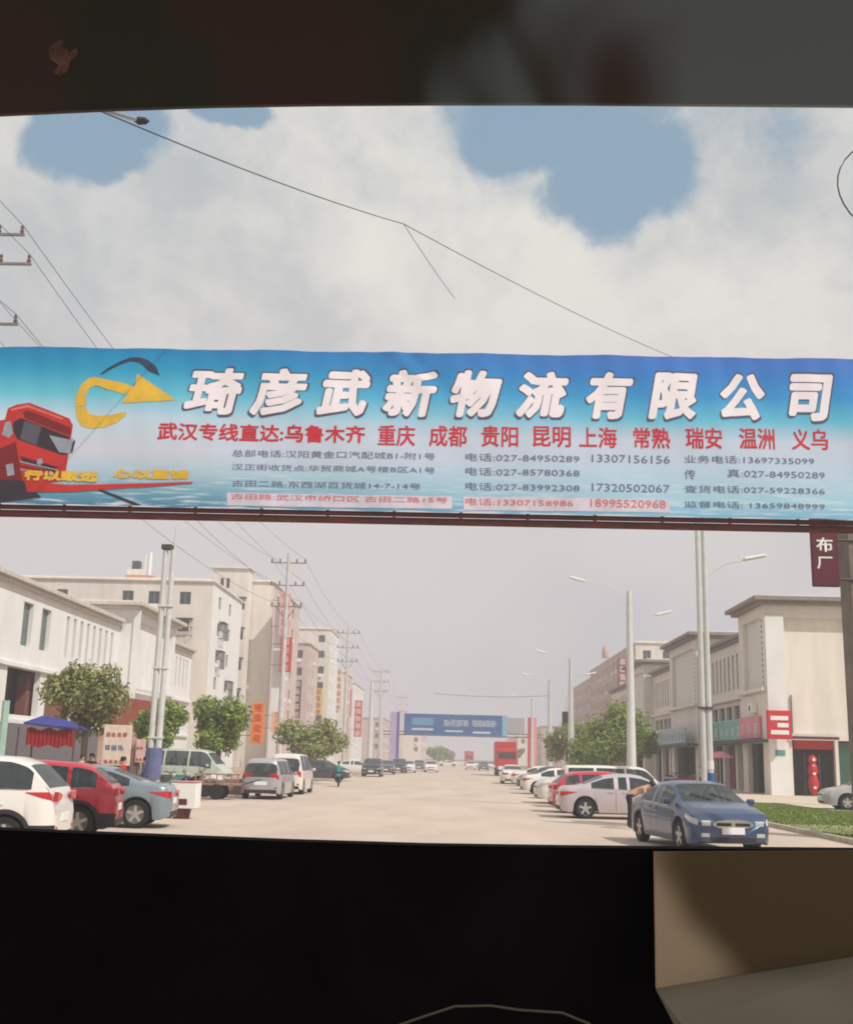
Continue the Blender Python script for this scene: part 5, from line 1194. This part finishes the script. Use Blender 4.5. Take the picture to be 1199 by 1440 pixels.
# ------------------------------------------------------------------ dark shelter added to make the dark bands above and below
YS = 1.30
sh_t = thing('surround', 'dark open-backed shelter added for the dark bands above and below the street', 'surround', (0, YS, 0))
def sm(name, c1, c2, c3, sc):
    m = bpy.data.materials.new(name); m.use_nodes = True; t = m.node_tree; b = t.nodes['Principled BSDF']; b.inputs['Roughness'].default_value = .6; b.inputs['Specular IOR Level'].default_value = .25
    tx = t.nodes.new('ShaderNodeTexCoord'); mp = t.nodes.new('ShaderNodeMapping'); mp.inputs['Scale'].default_value = (1, 1, .55); mp.inputs['Rotation'].default_value = (0, .5, 0); t.links.new(tx.outputs['Object'], mp.inputs[0])
    s = t.nodes.new('ShaderNodeSeparateXYZ'); t.links.new(tx.outputs['Object'], s.inputs[0])
    n = t.nodes.new('ShaderNodeTexNoise'); n.inputs['Scale'].default_value = sc; n.inputs['Detail'].default_value = 2; n.inputs['Roughness'].default_value = .4; n.inputs['Distortion'].default_value = .8; t.links.new(mp.outputs[0], n.inputs['Vector'])
    r = t.nodes.new('ShaderNodeMapRange'); r.interpolation_type = 'SMOOTHSTEP'; t.links.new(n.outputs[0], r.inputs[0]); r.inputs[1].default_value = .42; r.inputs[2].default_value = .56
    r2 = t.nodes.new('ShaderNodeMapRange'); r2.interpolation_type = 'SMOOTHSTEP'; ad = t.nodes.new('ShaderNodeMath'); ad.operation = 'MULTIPLY_ADD'; t.links.new(n.outputs[0], ad.inputs[0]); ad.inputs[1].default_value = .9; t.links.new(s.outputs[0], ad.inputs[2]); t.links.new(ad.outputs[0], r2.inputs[0]); r2.inputs[1].default_value = .46; r2.inputs[2].default_value = .66
    a = t.nodes.new('ShaderNodeMix'); a.data_type = 'RGBA'; t.links.new(r.outputs[0], a.inputs[0]); a.inputs[6].default_value = lin(c1); a.inputs[7].default_value = lin(c2)
    c = t.nodes.new('ShaderNodeMix'); c.data_type = 'RGBA'; t.links.new(r2.outputs[0], c.inputs[0]); t.links.new(a.outputs[2], c.inputs[6]); c.inputs[7].default_value = lin(c3); t.links.new(c.outputs[2], b.inputs['Base Color']); return m
HM = sm('reflection_patch_board', (80, 66, 62), (64, 68, 60), (126, 136, 142), 4.2)  # soft reflections painted into the board colour as patches
def curved(name, pts, z_other, y0, y1, m):    # board with one slightly bowed edge
    b = MB(); n = len(pts); ys = [y0, y1]
    vs = [(x, y, z) for y in ys for (x, z) in pts] + [(x, y, z_other) for y in ys for (x, z) in pts]
    fs = []
    for i in range(n - 1):
        fs += [(i, i + 1, 2 * n + i + 1, 2 * n + i), (n + i + 1, n + i, 3 * n + i, 3 * n + i + 1), (i + 1, i, n + i, n + i + 1), (2 * n + i, 2 * n + i + 1, 3 * n + i + 1, 3 * n + i)]
    fs += [(0, 2 * n, 3 * n, n), (n - 1, 2 * n - 1, 4 * n - 1, 3 * n - 1)]
    b.add(vs, fs); return fixn(b.obj(name, m, sh_t))
def edge(pp, d):
    P = [at(u, v, d) for u, v in pp]; P = [(p.x, p.z) for p in P]; a, c = P[0], P[-1]
    return [(-2.2, a[1])] + P + [(2.2, c[1])]
top_e = edge([(-40, 166), (0, 163), (150, 156), (300, 151), (450, 148.5), (600, 147.5), (800, 147.5), (1000, 149), (1240, 151)], YS + .004)
bot_e = edge([(-40, 1164), (0, 1167), (200, 1175), (400, 1183), (600, 1189), (800, 1192), (1000, 1194), (1240, 1196)], YS)
curved('top_band_board', top_e, 3.3, 0, .006, HM)
curved('bottom_band_board', bot_e, .0, 0, .04, mat('black_band_board', (27, 25, 26), .95, var=.3, scale=4, spec=.08))
dk = mat('dark_surround', (38, 34, 33), .85)
for s in (-1, 1):
    for yy in (-.12, -4.3): MB().bbox(s * 2.25 - .05, s * 2.25 + .05, yy, yy + .1, 0, 3.3, .005).obj('post', dk, sh_t)
MB().box(-2.3, 2.3, -4.4, .06, 3.3, 3.4).obj('roof', dk, sh_t); MB().box(-2.19, 2.19, -4.3, -.01, -.008, .012).obj('floor', dk, sh_t)  # unseen roof added to keep the sun off the boards
# cardboard sheet with a fold, added in place of a soft brown reflection
t = thing('reflection_sheet', 'brown folded cardboard sheet added for a brown reflection at lower right', 'reflection_card', (0, 0, 0))
def quad(name, pp, dd, m):
    b = MB(); P = [at(u, v, d) for (u, v), d in zip(pp, dd)]; n = len(P); off = Vector((0, .006, 0)); b.add([tuple(q_) for q_ in P] + [tuple(q_ + off) for q_ in P], [tuple(range(n)), tuple(range(n, 2 * n))[::-1]] + [(i, i + n, (i + 1) % n + n, (i + 1) % n) for i in range(n)]); return fixn(b.obj(name, m, t))
def lit_fade(name, c1, c2, x0):  # pale side painted in as if light fell on it
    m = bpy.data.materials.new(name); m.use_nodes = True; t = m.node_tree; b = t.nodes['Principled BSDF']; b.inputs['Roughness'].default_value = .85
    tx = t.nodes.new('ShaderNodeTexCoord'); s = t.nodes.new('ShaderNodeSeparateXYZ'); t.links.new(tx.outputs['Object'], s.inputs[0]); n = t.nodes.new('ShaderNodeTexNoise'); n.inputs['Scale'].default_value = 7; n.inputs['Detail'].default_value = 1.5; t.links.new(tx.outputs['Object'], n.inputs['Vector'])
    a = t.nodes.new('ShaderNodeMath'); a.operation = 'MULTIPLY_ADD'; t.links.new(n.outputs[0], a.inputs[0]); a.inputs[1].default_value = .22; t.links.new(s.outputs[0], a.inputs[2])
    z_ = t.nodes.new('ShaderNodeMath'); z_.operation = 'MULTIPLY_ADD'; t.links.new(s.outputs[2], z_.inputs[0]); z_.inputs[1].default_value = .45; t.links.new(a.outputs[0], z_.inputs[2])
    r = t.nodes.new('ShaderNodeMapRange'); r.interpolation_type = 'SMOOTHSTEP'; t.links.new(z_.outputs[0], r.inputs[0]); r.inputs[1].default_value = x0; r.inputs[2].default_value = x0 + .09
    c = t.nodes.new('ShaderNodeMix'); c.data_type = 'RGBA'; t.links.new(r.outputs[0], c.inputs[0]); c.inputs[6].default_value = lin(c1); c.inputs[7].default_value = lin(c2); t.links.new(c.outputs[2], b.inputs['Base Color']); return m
cb1 = lit_fade('reflection_card', (206, 184, 150), (100, 84, 56), 1.05); cb2 = lit_fade('reflection_flap', (206, 196, 176), (104, 88, 62), 1.0)
_ = mat('reflection_card', (150, 128, 96), .85, c2=(92, 76, 52), scale=2.4, det=2); cb2 = mat('reflection_flap', (176, 164, 144), .85, c2=(104, 92, 68), scale=2.4, det=2)
quad('upper_reflection_panel', [(920, 1198), (1300, 1196), (1300, 1328), (923, 1390)], [1.28, 1.28, 1.24, 1.24], cb1)
quad('lower_reflection_flap', [(923, 1392), (1300, 1330), (1300, 1560), (1010, 1560), (958, 1440)], [1.235, 1.235, 1.06, 1.06, 1.14], cb2)
tag(MB().tube([tuple(at(u, v, 1.2)) for u, v in ((560, 1442), (600, 1428), (640, 1415), (690, 1414), (730, 1420), (790, 1424), (830, 1440))], .0012, 5).obj('thin_cord', mat('pale_cord', (120, 116, 100), .8)), 'thin pale cord lying along the dark lower board', 'cord')
b = MB(); P = [((a - 90) * .85 + 90, (b_ - 80) * .9 + 80) for a, b_ in [(88, 52), (92, 66), (100, 72), (112, 66), (115, 76), (102, 86), (96, 104), (84, 111), (74, 104), (82, 92), (68, 84), (65, 68), (72, 60)]]
Q = [at(u, v, YS - .001) for u, v in P]; b.add([tuple(q_) for q_ in Q], [tuple(range(len(Q)))]); tag(b.obj('reflection_mark', mat('pinkish_reflection', (142, 108, 98), .8, var=.3, scale=40)), 'small painted pinkish hand smear on the header board at upper left', 'reflection')  # hand reflection painted as a flat mark on the board

# ------------------------------------------------------------------ haze
hz = MB().box(-160, 160, -20, 460, -1.1, 31.5).obj('haze', [])
hm = bpy.data.materials.new('haze_air'); hm.use_nodes = True; hn = hm.node_tree; hn.nodes.clear(); pv = hn.nodes.new('ShaderNodeVolumePrincipled'); pv.inputs['Color'].default_value = lin((226, 226, 234)); pv.inputs['Density'].default_value = .0017; pv.inputs['Anisotropy'].default_value = .2
mo = hn.nodes.new('ShaderNodeOutputMaterial'); hn.links.new(pv.outputs[0], mo.inputs['Volume']); hz.data.materials.clear(); hz.data.materials.append(hm); tag(hz, kind='stuff')
